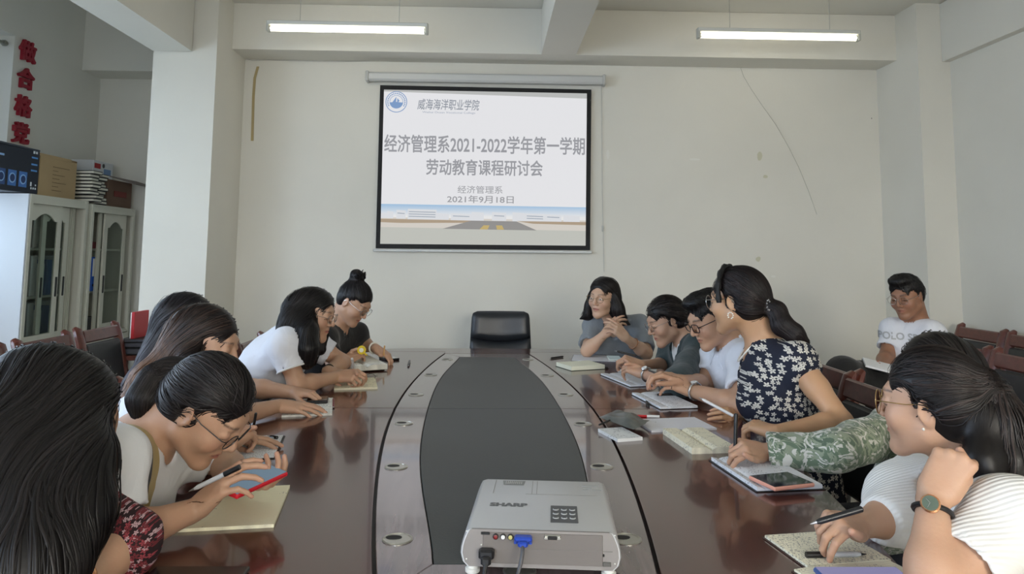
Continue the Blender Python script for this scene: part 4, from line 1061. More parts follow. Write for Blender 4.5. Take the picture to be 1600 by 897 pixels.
# ================================================================ figure library: signed distance shapes meshed with surface nets
class SDF:
    def __init__(s): s.ops = []
    def cone(s, a, b, ra, rb, k=.0, op='u', sq=None, sf=1.):
        """round cone a->b; sq: axis along which space is stretched by sf (flattens the shape)"""
        a = np.array(a, np.float32); b = np.array(b, np.float32)
        if sq is not None:
            q = nrm(sq).astype(np.float32); Mx = np.eye(3, dtype=np.float32) + (sf - 1) * np.outer(q, q).astype(np.float32)
        else: Mx = None
        c = (a + b) / 2; R = float(np.linalg.norm(b - a)) / 2 + max(ra, rb) * 1.02
        s.ops.append((op, 'c', (a, b, ra, rb, Mx), k, c, R)); return s
    def ball(s, c, r, k=.0, op='u'): return s.cone(c, np.array(c) + 1e-5, r, r, k, op)
    def ell(s, c, r, R=None, k=.0, op='u'):
        """ellipsoid; R columns are its axes"""
        R = np.eye(3) if R is None else np.array(R)
        s.ops.append((op, 'e', (np.array(c, np.float32), np.array(r, np.float32), R.astype(np.float32)), k, np.array(c, np.float32), float(max(r)))); return s
    def plane(s, p, n, k=.0, op='i'):
        """keep the side the normal points away from"""
        s.ops.append((op, 'p', (np.array(p, np.float32), nrm(n).astype(np.float32)), k, np.array(p, np.float32), 1e9)); return s
    def chain(s, pts, rs, k=.0, op='u', sq=None, sf=1.):
        for i in range(len(pts) - 1): s.cone(pts[i], pts[i + 1], rs[i], rs[i + 1], k, op, sq, sf)
        return s
    def prim(s, ty, pr, P):
        if ty == 'c':
            a, b, ra, rb, Mx = pr
            q = P - a; ab = b - a
            if Mx is not None: q = q @ Mx; ab = ab @ Mx
            L = float(ab @ ab)
            t = np.clip((q @ ab) / max(L, 1e-12), 0, 1)
            d = np.sqrt(((q - t[:, None] * ab) ** 2).sum(1)) - (ra + (rb - ra) * t)
            return d
        if ty == 'e':
            c, r, R = pr
            q = (P - c) @ R
            k0 = np.sqrt(((q / r) ** 2).sum(1)); k1 = np.sqrt(((q / (r * r)) ** 2).sum(1))
            return k0 * (k0 - 1) / np.maximum(k1, 1e-6)
        p, n = pr
        return (P - p) @ n
    def ev(s, P, bc=None, br=0.):
        """evaluate at P; bc,br = bounding ball of the points, used to skip far primitives"""
        P = np.asarray(P, np.float32); d = np.full(len(P), 1.0, np.float32)
        for op, ty, pr, k, c, R in s.ops:
            if bc is not None and ty != 'p':
                far = float(np.linalg.norm(bc - c)) - R - br
                if far > k + .03: 
                    if op == 'i': d = np.maximum(d, far)
                    elif op == 'u': d = np.minimum(d, far)
                    continue
            e = s.prim(ty, pr, P)
            if op == 'u':
                if k > 0:
                    h = np.maximum(k - np.abs(d - e), 0) / k; d = np.minimum(d, e) - h * h * k * .25
                else: d = np.minimum(d, e)
            elif op == 's':
                e = -e
                if k > 0:
                    h = np.maximum(k - np.abs(d - e), 0) / k; d = np.maximum(d, e) + h * h * k * .25
                else: d = np.maximum(d, e)
            elif op == 'i':
                if k > 0:
                    h = np.maximum(k - np.abs(d - e), 0) / k; d = np.maximum(d, e) + h * h * k * .25
                else: d = np.maximum(d, e)
        return d
    def bounds(s):
        lo = np.full(3, 1e9); hi = -lo
        for op, ty, pr, k, c, R in s.ops:
            if op == 'u': lo = np.minimum(lo, c - R - k * .3); hi = np.maximum(hi, c + R + k * .3)
        return lo, hi
def nets(fn, lo, hi, h, blk=10, disp=0.):
    """surface nets of fn(P, centre, radius) in the box lo..hi with cell h"""
    lo = np.asarray(lo, float); hi = np.asarray(hi, float)
    n = np.maximum(np.ceil((hi - lo) / h).astype(int), 2); nb = (n + blk - 1) // blk; n = nb * blk
    D = np.full(tuple(n + 1), 1., np.float32)
    bi = np.stack(np.meshgrid(*[np.arange(x) for x in nb], indexing='ij'), -1).reshape(-1, 3)
    bcs = (lo + (bi + .5) * blk * h).astype(np.float32); rad = blk * h * math.sqrt(3) / 2
    dc = fn(bcs, None, 0.)
    g = np.stack(np.meshgrid(*[np.arange(blk + 1)] * 3, indexing='ij'), -1).reshape(-1, 3)
    for j in np.where(np.abs(dc) < rad * 1.25 + disp)[0]:
        b = bi[j] * blk
        P = (lo + (g + b) * h).astype(np.float32)
        d = fn(P, bcs[j], rad)
        D[b[0]:b[0] + blk + 1, b[1]:b[1] + blk + 1, b[2]:b[2] + blk + 1] = d.reshape(blk + 1, blk + 1, blk + 1)
    ins = np.where(dc <= -(rad * 1.25 + disp))[0]
    for j in ins:
        b = bi[j] * blk; D[b[0] + 1:b[0] + blk, b[1] + 1:b[1] + blk, b[2] + 1:b[2] + blk] = -1
        sub = D[b[0]:b[0] + blk + 1, b[1]:b[1] + blk + 1, b[2]:b[2] + blk + 1]; sub[sub == 1.] = -1
    S_ = D < 0
    cnt = np.zeros(tuple(n), np.int8)
    for dx in (0, 1):
        for dy in (0, 1):
            for dz in (0, 1): cnt += S_[dx:n[0] + dx, dy:n[1] + dy, dz:n[2] + dz]
    act = (cnt > 0) & (cnt < 8)
    idx = np.full(tuple(n), -1, np.int64); ci = np.argwhere(act); idx[act] = np.arange(len(ci))
    if not len(ci): return np.zeros((0, 3)), np.zeros((0, 4), int)
    acc = np.zeros((len(ci), 3)); ct = np.zeros(len(ci))
    corners = [(x, y, z) for x in (0, 1) for y in (0, 1) for z in (0, 1)]
    val = {c: D[ci[:, 0] + c[0], ci[:, 1] + c[1], ci[:, 2] + c[2]] for c in corners}
    for c in corners:
        for a in range(3):
            if c[a] == 0:
                e = list(c); e[a] = 1; e = tuple(e)
                d0, d1 = val[c], val[e]; m = (d0 < 0) != (d1 < 0)
                t = np.clip(d0 / np.where(m, d0 - d1, 1), 0, 1)
                p = np.array(c, float)[None, :].repeat(len(ci), 0); p[:, a] = t
                acc[m] += p[m]; ct[m] += 1
    V = lo + (ci + acc / np.maximum(ct, 1)[:, None]) * h
    F = []
    for a in range(3):
        b_, c_ = (a + 1) % 3, (a + 2) % 3
        sl0 = [slice(None)] * 3; sl1 = [slice(None)] * 3
        sl0[a] = slice(0, n[a]); sl1[a] = slice(1, n[a] + 1)
        s0 = S_[tuple(sl0)]; s1 = S_[tuple(sl1)]
        e = np.argwhere(s0 != s1)
        e = e[(e[:, b_] > 0) & (e[:, c_] > 0) & (e[:, b_] < n[b_]) & (e[:, c_] < n[c_])]
        if not len(e): continue
        def cell(ob, oc):
            q = e.copy(); q[:, b_] += ob; q[:, c_] += oc; return idx[q[:, 0], q[:, 1], q[:, 2]]
        Q = np.stack([cell(-1, -1), cell(0, -1), cell(0, 0), cell(-1, 0)], 1)
        fl = ~s0[e[:, 0], e[:, 1], e[:, 2]]
        Q[fl] = Q[fl][:, ::-1]
        F.append(Q[(Q >= 0).all(1)])
    return V, np.concatenate(F)
def mesh_np(name, V, F, m, parent, cols=None, smooth=True, mi=None):
    me = bpy.data.meshes.new(name); V = np.asarray(V, float) - np.array(world_loc(parent)) if parent is not None else np.asarray(V, float)
    F = np.asarray(F)
    k = F.shape[1]
    me.vertices.add(len(V)); me.vertices.foreach_set('co', V.astype(np.float32).ravel())
    me.loops.add(F.size); me.loops.foreach_set('vertex_index', F.astype(np.int32).ravel())
    me.polygons.add(len(F)); me.polygons.foreach_set('loop_start', (np.arange(len(F)) * k).astype(np.int32))
    try: me.polygons.foreach_set('loop_total', np.full(len(F), k, np.int32))
    except Exception: pass
    me.polygons.foreach_set('use_smooth', np.full(len(F), smooth))
    for mm in (m if isinstance(m, (list, tuple)) else [m]): me.materials.append(mm)
    if mi is not None: me.polygons.foreach_set('material_index', np.asarray(mi, np.int32))
    if cols is not None:
        at = me.color_attributes.new('Col', 'FLOAT_COLOR', 'POINT')
        at.data.foreach_set('color', np.concatenate([cols, np.ones((len(cols), 1))], 1).astype(np.float32).ravel())
    me.update(calc_edges=True); me.validate()
    o = bpy.data.objects.new(name, me); COL.objects.link(o)
    if parent is not None: o.parent = parent
    return o
def smooth_verts(V, F, it=1, lam=.5):
    for _ in range(it):
        A = np.zeros_like(V); c = np.zeros(len(V))
        for i in range(4):
            a, b = F[:, i], F[:, (i + 1) % 4]
            np.add.at(A, a, V[b]); np.add.at(c, a, 1); np.add.at(A, b, V[a]); np.add.at(c, b, 1)
        V = V + lam * (A / np.maximum(c, 1)[:, None] - V)
    return V

# ---------------------------------------------------------------- materials for people
def attr_mat(name, rough, bump=None, sheen=0, sss=0, spec=None, aniso=0):
    m = bpy.data.materials.new(name); m.use_nodes = True; t = NT(m)
    a = t.n.new('ShaderNodeVertexColor'); a.layer_name = 'Col'
    t.link(a.outputs[0], t.b.inputs['Base Color']); t.b.inputs['Roughness'].default_value = rough
    if bump: t.bump(t.noise(bump[0], 4), bump[1], .003)
    if sheen: t.b.inputs['Sheen Weight'].default_value = sheen
    if spec is not None: t.b.inputs['Specular IOR Level'].default_value = spec
    if sss:
        t.b.inputs['Subsurface Weight'].default_value = sss; t.b.inputs['Subsurface Scale'].default_value = .012
        t.b.inputs['Subsurface Radius'].default_value = (1, .35, .2)
    return m
SKIN = attr_mat('skin', .5, (170, .10), sss=.12)
HAIR = attr_mat('hair', .42, None, spec=.28)
def cloth_mat(name, rgb, rough=.85, weave=500, bump=.25, fold=7):
    m = bpy.data.materials.new(name); m.use_nodes = True; t = NT(m); c = lin(rgb)
    t.b.inputs['Base Color'].default_value = (*c, 1); t.b.inputs['Roughness'].default_value = rough
    t.b.inputs['Sheen Weight'].default_value = .15
    n = t.noise(weave, 2); n2 = t.noise(fold, 3, None, 1.2)
    s = t.math('ADD', t.math('MULTIPLY', n, .04), t.math('MULTIPLY', n2, 1.0))
    t.bump(s, bump, .035)
    return m
SK = (188, 148, 122)       # base skin tone

# ---------------------------------------------------------------- head
def head_frame(yaw, pitch, roll=0.):
    """yaw: direction the face looks in plan (0 = +X, 90 = +Y); pitch down positive; columns right, forward, up"""
    y, p, r = math.radians(yaw), math.radians(pitch), math.radians(roll)
    f = V3(math.cos(y) * math.cos(p), math.sin(y) * math.cos(p), -math.sin(p))
    rt = V3(math.sin(y), -math.cos(y), 0); up = np.cross(rt, f)
    rt, up = rt * math.cos(r) + up * math.sin(r), up * math.cos(r) - rt * math.sin(r)
    return np.array([rt, f, up]).T
class Head:
    def __init__(s, c, yaw, pitch, roll=0., size=1.0, male=False):
        s.c = np.array(c, float); s.R = head_frame(yaw, pitch, roll); s.k = size; s.male = male
    def w(s, x, y, z): return s.R @ (V3(x, y, z) * s.k) + s.c
    def loc(s, P): return (np.asarray(P) - s.c) @ s.R / s.k
    def build(s, d):
        k, R = s.k, s.R
        E = lambda x, y, z, rx, ry, rz, kk, op='u', rot=None: d.ell(s.w(x, y, z), V3(rx, ry, rz) * k, R if rot is None else R @ rot, kk * k, op)
        C = lambda a, b, ra, rb, kk, op='u': d.cone(s.w(*a), s.w(*b), ra * k, rb * k, kk * k, op)
        j = 1.06 if s.male else 1.
        E(0, -.014, .034, .074, .093, .082, 0)
        E(0, .028, -.012, .0615, .058, .082, .03)
        for q in (-1, 1):
            C((q * .050 * j, .0, -.050), (q * .016 * j, .062, -.090), .020, .0155, .035)
            E(q * .040, .058, -.022, .022, .022, .021, .03)
        E(0, .073, -.094, .017 * j, .015, .015, .022)
        C((-.030, .0755, .033), (.030, .0755, .033), .0115, .0115, .016)
        for q in (-1, 1):
            E(q * .0315, .0975, .013, .019, .0135, .012, .014, 's')
            E(q * .0315, .0755, .0115, .0165, .0135, .0125, .004)
        C((0, .0865, .022), (0, .1050, -.015), .0060, .0078, .012)
        C((0, .1055, -.018), (0, .1045, -.0215), .0088, .0085, .005)
        for q in (-1, 1): E(q * .0125, .0945, -.0235, .0068, .0085, .0065, .005)
        E(0, .0700, -.052, .026, .019, .021, .016)
        C((-.016, .0835, -.0485), (0, .0900, -.0460), .0038, .0044, .004); C((.016, .0835, -.0485), (0, .0900, -.0460), .0038, .0044, .004)
        C((-.013, .0830, -.0575), (0, .0880, -.0595), .0042, .0052, .004); C((.013, .0830, -.0575), (0, .0880, -.0595), .0042, .0052, .004)
        C((-.02, .0905, -.0528), (.02, .0905, -.0528), .0014, .0014, .003, 's')
        for q in (-1, 1):
            rt = rotz(-q * .35) @ roty(q * .12) @ rotx(-.15)
            E(q * .0755, -.010, .002, .0065, .0185, .031, .006, 'u', rt)
            E(q * .0815, -.006, .004, .0045, .0105, .020, .004, 's', rt)
            E(q * .0745, .003, -.004, .005, .006, .009, .004)
    def colors(s, P, base):
        """skin colour by place on the head: lips, lash line, brows, cheeks"""
        L = s.loc(P); b = np.array(lin(base)); col = np.tile(b, (len(P), 1))
        x, y, z = L[:, 0], L[:, 1], L[:, 2]; ax = np.abs(x)
        def bl(w, c, a=1.):
            w = np.clip(w, 0, 1)[:, None] * a; return col * (1 - w) + np.array(lin(c)) * w
        fr = y > .05
        lip = np.clip(1.6 - (np.abs(z + .0535) / .0075) ** 2 - (ax / .0215) ** 2, 0, 1) * fr
        col = bl(lip, (172, 96, 88) if not s.male else (168, 108, 92), .75)
        slit = np.exp(-((z + .0528) / .0016) ** 2) * (ax < .021) * fr; col = bl(slit, (84, 40, 36), .8)
        ch = np.exp(-((ax - .042) / .018) ** 2 - ((z + .02) / .018) ** 2) * fr; col = bl(ch, (214, 138, 118), .22)
        # upper lash line of lowered lids
        ex = (ax - .0315); lash = np.exp(-((z - (.0045 + .0015 - 10 * ex * ex)) / .0019) ** 2) * (np.abs(ex) < .0155) * (y > .06); col = bl(lash, (34, 24, 22), .9)
        br_z = .0335 + .004 * np.sin(np.clip((ax - .014) / .034, 0, 1) * math.pi * .8)
        wd = .0036 if s.male else .0027
        brow = np.exp(-((z - br_z) / wd) ** 2) * (ax > .013) * (ax < .05) * fr; col = bl(brow, (52, 38, 32), .85)
        return col
    def proj_glasses(s, parent, m, rim=.0011, rx=.0235, rz=.021, shape='round', ymid=.101, zc=.008, lens=None, half=False):
        t = thing('glasses', None, None); t.parent = parent; 
        t.location = Vector([float(x) for x in (s.w(0, .1, .01) - np.array(world_loc(parent)))])
        n = 26
        for q in (-1, 1):
            pts = []
            for i in range(n + 1):
                a = 2 * math.pi * i / n; ca, sa = math.cos(a), math.sin(a)
                if shape == 'square': ca = math.copysign(abs(ca) ** .6, ca); sa = math.copysign(abs(sa) ** .6, sa)
                pts.append(s.w(q * .0325 + rx * ca, ymid - .10 * (rx * ca * q + 0) ** 1 * 1. - .002, zc + rz * sa))
            if half: 
                MB().tube([p for p, i in zip(pts, range(n + 1)) if i <= n // 2], rim, 6).build('rim', m, t, smooth=True)
            else: MB().tube(pts, rim, 6, caps=False).build('rim', m, t, smooth=True)
            lv = MB(); lv.add(pts[:-1] , [tuple(range(n))])
            lv.build('lens', lens or LENS, t)
            MB().tube([s.w(q * (.0325 + rx), ymid - .004, zc + .006), s.w(q * .068, ymid - .012, zc + .008), s.w(q * .079, .03, zc + .008), s.w(q * .0805, -.006, zc + .012), s.w(q * .079, -.022, zc - .006)], rim, 6).build('temple', m, t, smooth=True)
        MB().tube([s.w(-.0095, ymid, zc + .004), s.w(0, ymid + .004, zc + .008), s.w(.0095, ymid, zc + .004)], rim, 6).build('bridge', m, t, smooth=True)
        return t
LENS = mat('lens', (240, 245, 248), .03, trans=1., spec=.5)
def lens_fix():
    m = LENS; t = NT(m); m.node_tree.nodes['Principled BSDF'].inputs['IOR'].default_value = 1.02
lens_fix()
# ---------------------------------------------------------------- hands
CURL = {'write': ((48, 52, 26), (56, 60, 30), (66, 66, 34), (72, 68, 36)), 'flat': ((10, 12, 8), (8, 12, 8), (10, 14, 8), (14, 16, 10)),
        'relax': ((24, 32, 18), (30, 36, 20), (36, 40, 22), (42, 42, 24)), 'fist': ((76, 84, 50), (80, 88, 52), (82, 88, 52), (84, 88, 52)),
        'hold': ((30, 44, 26), (36, 48, 28), (40, 50, 30), (44, 52, 30)), 'point': ((16, 20, 10), (40, 56, 34), (52, 64, 38), (58, 64, 38)), 'gest': ((14, 26, 14), (22, 36, 18), (28, 42, 20), (36, 44, 22))}
def hand(d, W_, F_, U_, side, pose, size=1., thumb=None, k0=.0):
    """adds a hand to d. W_ wrist, F_ to the fingers, U_ back of the hand, side +1: thumb on F x U side. returns dict of points"""
    F_ = nrm(F_); U_ = nrm(np.array(U_) - (np.array(U_) @ F_) * F_); S_ = np.cross(F_, U_) * side; z = size
    w = lambda f, s_, u: W_ + (F_ * f + S_ * s_ + U_ * u) * z
    lat = (.0285, .0098, -.0092, -.0265); fw = (.086, .090, .085, .077); up = (.000, .003, .002, -.003)
    lens = ((.041, .025, .019), (.045, .029, .021), (.042, .027, .020), (.033, .021, .018)); rr = ((.0092, .0082, .0074, .0062), (.0094, .0084, .0076, .0063), (.0088, .0079, .0071, .006), (.0080, .0071, .0063, .0055))
    cu = CURL[pose] if isinstance(pose, str) else pose
    d.cone(w(-.01, 0, 0), w(.02, 0, 0), .021 * z, .021 * z, .015, 'u', U_, 1.35)
    for i in range(4): d.cone(w(.012, lat[i] * .6, 0), w(fw[i], lat[i], up[i] - .001), .0150 * z, .0105 * z, .012 * z)
    d.cone(w(.018, .018, -.004), w(.045, .024, -.006), .016 * z, .012 * z, .012 * z)     # thumb mound
    d.cone(w(.02, -.016, -.004), w(.055, -.020, -.004), .015 * z, .011 * z, .012 * z)
    out = {'tips': [], 'mid': []}
    for i in range(4):
        p = w(fw[i], lat[i], up[i]); ang = 0; spread = (.10, .02, -.05, -.13)[i]
        dirf = nrm(F_ + S_ * spread)
        for j in range(3):
            ang += math.radians(cu[i][j]); dj = dirf * math.cos(ang) - U_ * math.sin(ang)
            q = p + dj * lens[i][j] * z
            d.cone(p, q, rr[i][j] * z, rr[i][j + 1] * z, (.006 if j == 0 else .002) * z)
            if j == 1: out['mid'].append(q)
            p = q
        out['tips'].append(p)
    tb = w(.022, .024, -.004)
    if thumb is None: td = nrm(F_ * .75 + S_ * .55 - U_ * .35); tgt = None
    else: tgt = np.array(thumb, float); td = nrm(tgt - tb)
    L = (.042, .032, .026)
    if tgt is not None:
        # bend outward a little then reach the target
        m1 = tb + nrm(td + S_ * .45) * L[0] * z; rest = tgt - m1; ln = np.linalg.norm(rest)
        m2 = m1 + nrm(rest + S_ * .25 * ln) * min(L[1] * z, ln * .6); m3 = m2 + nrm(tgt - m2) * min(L[2] * z, np.linalg.norm(tgt - m2))
    else:
        m1 = tb + td * L[0] * z; d2 = nrm(td + F_ * .35 - S_ * .1); m2 = m1 + d2 * L[1] * z; m3 = m2 + nrm(d2 + F_ * .2) * L[2] * z
    d.cone(tb, m1, .0145 * z, .0105 * z, .010 * z); d.cone(m1, m2, .0105 * z, .0096 * z, .003 * z); d.cone(m2, m3, .0098 * z, .0078 * z, .002 * z)
    out['thumb'] = m3; out['grip'] = (m3 + out['tips'][0]) / 2; out['palm'] = w(.05, 0, -.012); out['F'] = F_; out['U'] = U_; out['S'] = S_; out['knuckle'] = w(.088, .028, .008)
    return out
# ---------------------------------------------------------------- person
def noise3(P, f, ph=0.):
    x, y, z = P[:, 0] * f, P[:, 1] * f, P[:, 2] * f
    return (np.sin(x + 1.7 * np.sin(y * .7 + ph) + ph) + np.sin(y * 1.3 + 1.9 * np.sin(z * .9 + 2 * ph)) + np.sin(z * 1.1 + 1.5 * np.sin(x * .8 + 3 * ph))) / 3
class Person:
    def __init__(s, label, base, cat='person', female=True, skin=SK, group=None):
        s.root = thing('person', label, cat, base, group); s.f = female; s.skin = skin; s.arms = {}; s.hands = {}
    def pose(s, pelvis, neck, shL, shR, head, chest_f, arms, wscale=1.):
        """arms: {'L': (elbow, wrist, hand F, hand U, pose, thumb target or None), ...}; chest_f: way the chest faces"""
        s.pel, s.neck, s.sh, s.head = np.array(pelvis, float), np.array(neck, float), {'L': np.array(shL, float), 'R': np.array(shR, float)}, head
        s.cf = nrm(chest_f); s.up = nrm(s.neck - s.pel); s.cf = nrm(s.cf - (s.cf @ s.up) * s.up); s.armdef = arms; s.ws = wscale
        s.lat = np.cross(s.cf, s.up)
        s.chest = s.neck - s.up * .15 + s.cf * .0; s.waist = s.pel + (s.chest - s.pel) * .42 - s.cf * .03
        s.nb = head.w(0, -.030, -.062)
    def torso(s, d, off, k=.05):
        w = s.ws
        d.cone(s.pel, s.waist, .150 * w + off, .122 * w + off, 0, 'u', s.cf, 1.32)
        d.cone(s.waist, s.chest, .122 * w + off, (.140 if s.f else .155) * w + off, .06, 'u', s.cf, 1.36)
        d.cone(s.chest, s.neck - s.up * .07, .138 * w + off, .09 * w + off, .06, 'u', s.cf, 1.45)
        m = s.neck - s.up * .035
        for q in 'LR':
            d.cone(m, s.sh[q], .045 + off, .046 * (w if s.f else 1.08) + off, k)
            d.cone(s.chest + (s.sh[q] - m) * .45, s.sh[q], .07 + off, .048 + off, k)
            if s.f: d.ball(s.chest + s.cf * .072 * w + (s.lat if q == 'R' else -s.lat) * .072 - s.up * .03, .052 * w + off, .05)
    def skin_sdf(s):
        d = SDF(); s.head.build(d); k = s.head.k
        r = .049 if s.f else .057
        d.cone(s.head.w(0, -.026, -.03), s.neck + s.cf * .0, r * .98, r * 1.05, .03)
        d.cone(s.head.w(0, -.05, .0), s.neck - s.cf * .02, r * .8, r * 1.1, .03)
        s.torso(d, -.006)
        u = 1. if not s.f else .9
        for q, (el, wr, hf, hu, pose, th) in s.armdef.items():
            el, wr = np.array(el, float), np.array(wr, float)
            sh = s.sh[q]; mid = sh + (el - sh) * .45
            d.cone(sh, mid, .050 * u, .045 * u, .04); d.cone(mid, el, .045 * u, .038 * u, .02)
            fm = el + (wr - el) * .28
            d.cone(el, fm, .037 * u, .040 * u, .02); d.cone(fm, wr, .040 * u, .0255 * u, .02)
            side = 1 if q == 'R' else -1     # thumb on F x U side for a right hand with palm down
            s.hands[q] = hand(d, wr, hf, hu, -side, pose, .98 if not s.f else .92, th)
        return d
    def build_skin(s, hres=.0042, bres=.008, handres=.0030, lo_clip=None):
        d = s.skin_sdf(); s.sk = d
        fn = lambda P, c, r: d.ev(P, c, r)
        Vs, Fs, n = [], [], 0
        boxes = []
        c = s.head.c; R = .150 * s.head.k + .02
        boxes.append((c - R, c + R, hres))
        for q, hd in s.hands.items():
            pts = np.array(hd['tips'] + hd['mid'] + [hd['thumb'], np.array(s.armdef[q][1]), hd['knuckle'], hd['palm']])
            boxes.append((pts.min(0) - .025, pts.max(0) + .025, handres))
        lo, hi = d.bounds()
        if lo_clip is not None: lo = np.maximum(lo, lo_clip)
        def inside(C, b): return ((C >= b[0]) & (C <= b[1])).all(1)
        for i, (a, b, h) in enumerate(boxes):
            V, F = nets(fn, a, b, h)
            if not len(F): continue
            C = V[F].mean(1); keep = np.ones(len(F), bool)
            for bb in boxes[:i]: keep &= ~inside(C, (bb[0], bb[1]))
            F = F[keep]; Vs.append(V); Fs.append(F + n); n += len(V)
        V, F = nets(fn, lo, hi, bres)
        C = V[F].mean(1); keep = np.ones(len(F), bool)
        for bb in boxes: keep &= ~inside(C, (bb[0] + bres * 1.0, bb[1] - bres * 1.0))
        F = F[keep]; Vs.append(V - 0); Fs.append(F + n)
        V = np.concatenate(Vs); F = np.concatenate(Fs)
        used = np.zeros(len(V), bool); used[F.ravel()] = True; mp = np.cumsum(used) - 1; V = V[used]; F = mp[F]
        base = s.skin
        col = s.head.colors(V, base)
        for q, hd in s.hands.items():
            for tp in hd['tips'] + [hd['thumb']]:
                w = np.exp(-(np.linalg.norm(V - tp, axis=1) / .011) ** 2)[:, None] * .28
                col = col * (1 - w) + np.array(lin((222, 158, 142))) * w
        s.body = mesh_np('body', V, F, SKIN, s.root, col)
        return s.body
    def garment(s, name, m, off=.010, sleeves=None, res=.008, hem=.9, neckr=.062, neckdrop=.0, cut=None, extra=None, wr=.004, wf=26, label=None, open_sleeve=True, lo=None):
        """sleeves: {'L': fraction of whole arm 0..2 (1 = elbow)}, off: how far from the body"""
        d = SDF(); s.torso(d, off); sv = SDF()
        u = 1. if not s.f else .9
        cuts = []
        for q, fr in (sleeves or {}).items():
            el, w_ = np.array(s.armdef[q][0], float), np.array(s.armdef[q][1], float); sh = s.sh[q]
            f1 = min(fr, 1.); e = sh + (el - sh) * f1; x_ = SDF()
            x_.cone(sh, e if fr > 1 else e + (el - sh) * .15, .056 * u + off * .6, (.050 if fr > 1 else .056) * u + off * .75, .035)
            if fr > 1:
                e2 = el + (w_ - el) * (fr - 1); y_ = SDF()
                x_.cone(e, el, .05 * u + off * .75, .050 * u + off * .6)
                y_.cone(el, e2 + nrm(w_ - el) * .04, .050 * u + off * .6, .036 * u + off * .8); cuts.append((x_, None, None, 0)); cuts.append((y_, e2, nrm(w_ - el), .036 * u))
            else: cuts.append((x_, e, nrm(el - sh), .047 * u))
        if extra: extra(d)
        ph = random.random() * 6
        nk = SDF()
        nk.cone(s.neck + s.up * .03 - s.cf * .006, s.neck - s.up * .01 + s.cf * (.02 + neckdrop * .3), neckr * .86, neckr * .8)
        nk.cone(s.neck + s.up * .06, s.nb, neckr * .86, neckr * .9)
        if neckdrop: nk.cone(s.neck + s.cf * .05, s.neck + s.cf * .085 - s.up * neckdrop, neckr * .75, neckr * .35)
        def fn(P, c, r):
            v = d.ev(P, c, r)
            nz = wr * noise3(P, wf, ph) + wr * .45 * noise3(P, wf * 2.3, ph + 1)
            v = v + nz
            for x_, e, dr, rr in cuts:
                w = x_.ev(P, c, r) + nz
                if e is not None:
                    rel = P - e.astype(np.float32); t = rel @ dr.astype(np.float32)
                    w = np.maximum(w, t)
                    if open_sleeve:
                        rad = np.sqrt(np.maximum((rel ** 2).sum(1) - t * t, 0))
                        w = np.maximum(w, -np.maximum(rad - (rr + off * .3), -.018 - t))
                h = np.maximum(.03 - np.abs(v - w), 0) / .03; v = np.minimum(v, w) - h * h * .0075
            v = np.maximum(v, -nk.ev(P, c, r))
            if cut: v = cut(P, v)
            return v
        s.gfn = fn
        l, h = d.bounds()
        for x_, *_r in cuts:
            a_, b_ = x_.bounds(); l = np.minimum(l, a_); h = np.maximum(h, b_)
        if lo is not None: l[2] = max(l[2], lo)
        V, F = nets(fn, l - .01, h + .01, res, disp=wr * 1.5); V = smooth_verts(V, F, 1, .4)
        o = mesh_np(name, V, F, m, s.root)
        if label: o['label'] = label
        return o
    def trousers(s, m, knee=None, foot=None, res=.012, name='trousers', shoes=(24, 24, 26), kr=.062, extra=None):
        d = SDF(); f = nrm(s.cf * V3(1, 1, 0)); la = V3(f[1], -f[0], 0)
        d.cone(s.pel - V3(0, 0, .02), s.pel + V3(0, 0, .03), .165 * s.ws, .15 * s.ws, 0, 'u', s.cf, 1.25)
        sh_ = SDF()
        for i, q in enumerate((-1, 1)):
            hip = s.pel + la * q * .09 - V3(0, 0, .03)
            kn = hip + f * .40 + la * q * .03 + V3(0, 0, .0) if knee is None else np.array(knee[i])
            kn = V3(kn[0], kn[1], kn[2] if knee is not None else .51)
            ft = V3(kn[0], kn[1], .09) - f * .04 if foot is None else np.array(foot[i])
            d.cone(hip, kn, max(.088, kr), kr, .04); d.cone(kn, ft, kr, .042, .02)
            sh_.cone(ft + V3(0, 0, -.045) - f * .04, ft + f * .16 - V3(0, 0, .057), .04, .032)
        if extra: extra(d)
        l, h = d.bounds(); fn = lambda P, c, r: d.ev(P, c, r) + .003 * noise3(P, 24)
        V, F = nets(fn, l - .01, h + .01, res, disp=.005); mesh_np(name, V, F, m, s.root)
        fn2 = lambda P, c, r: np.maximum(sh_.ev(P, c, r), .0 - (P[:, 2] - .002))
        l, h = sh_.bounds(); V, F = nets(fn2, l - .01, h + .01, res, disp=0.0); mesh_np('shoes', V, F, mat('shoe_%d' % shoes[0], shoes, .4), s.root)

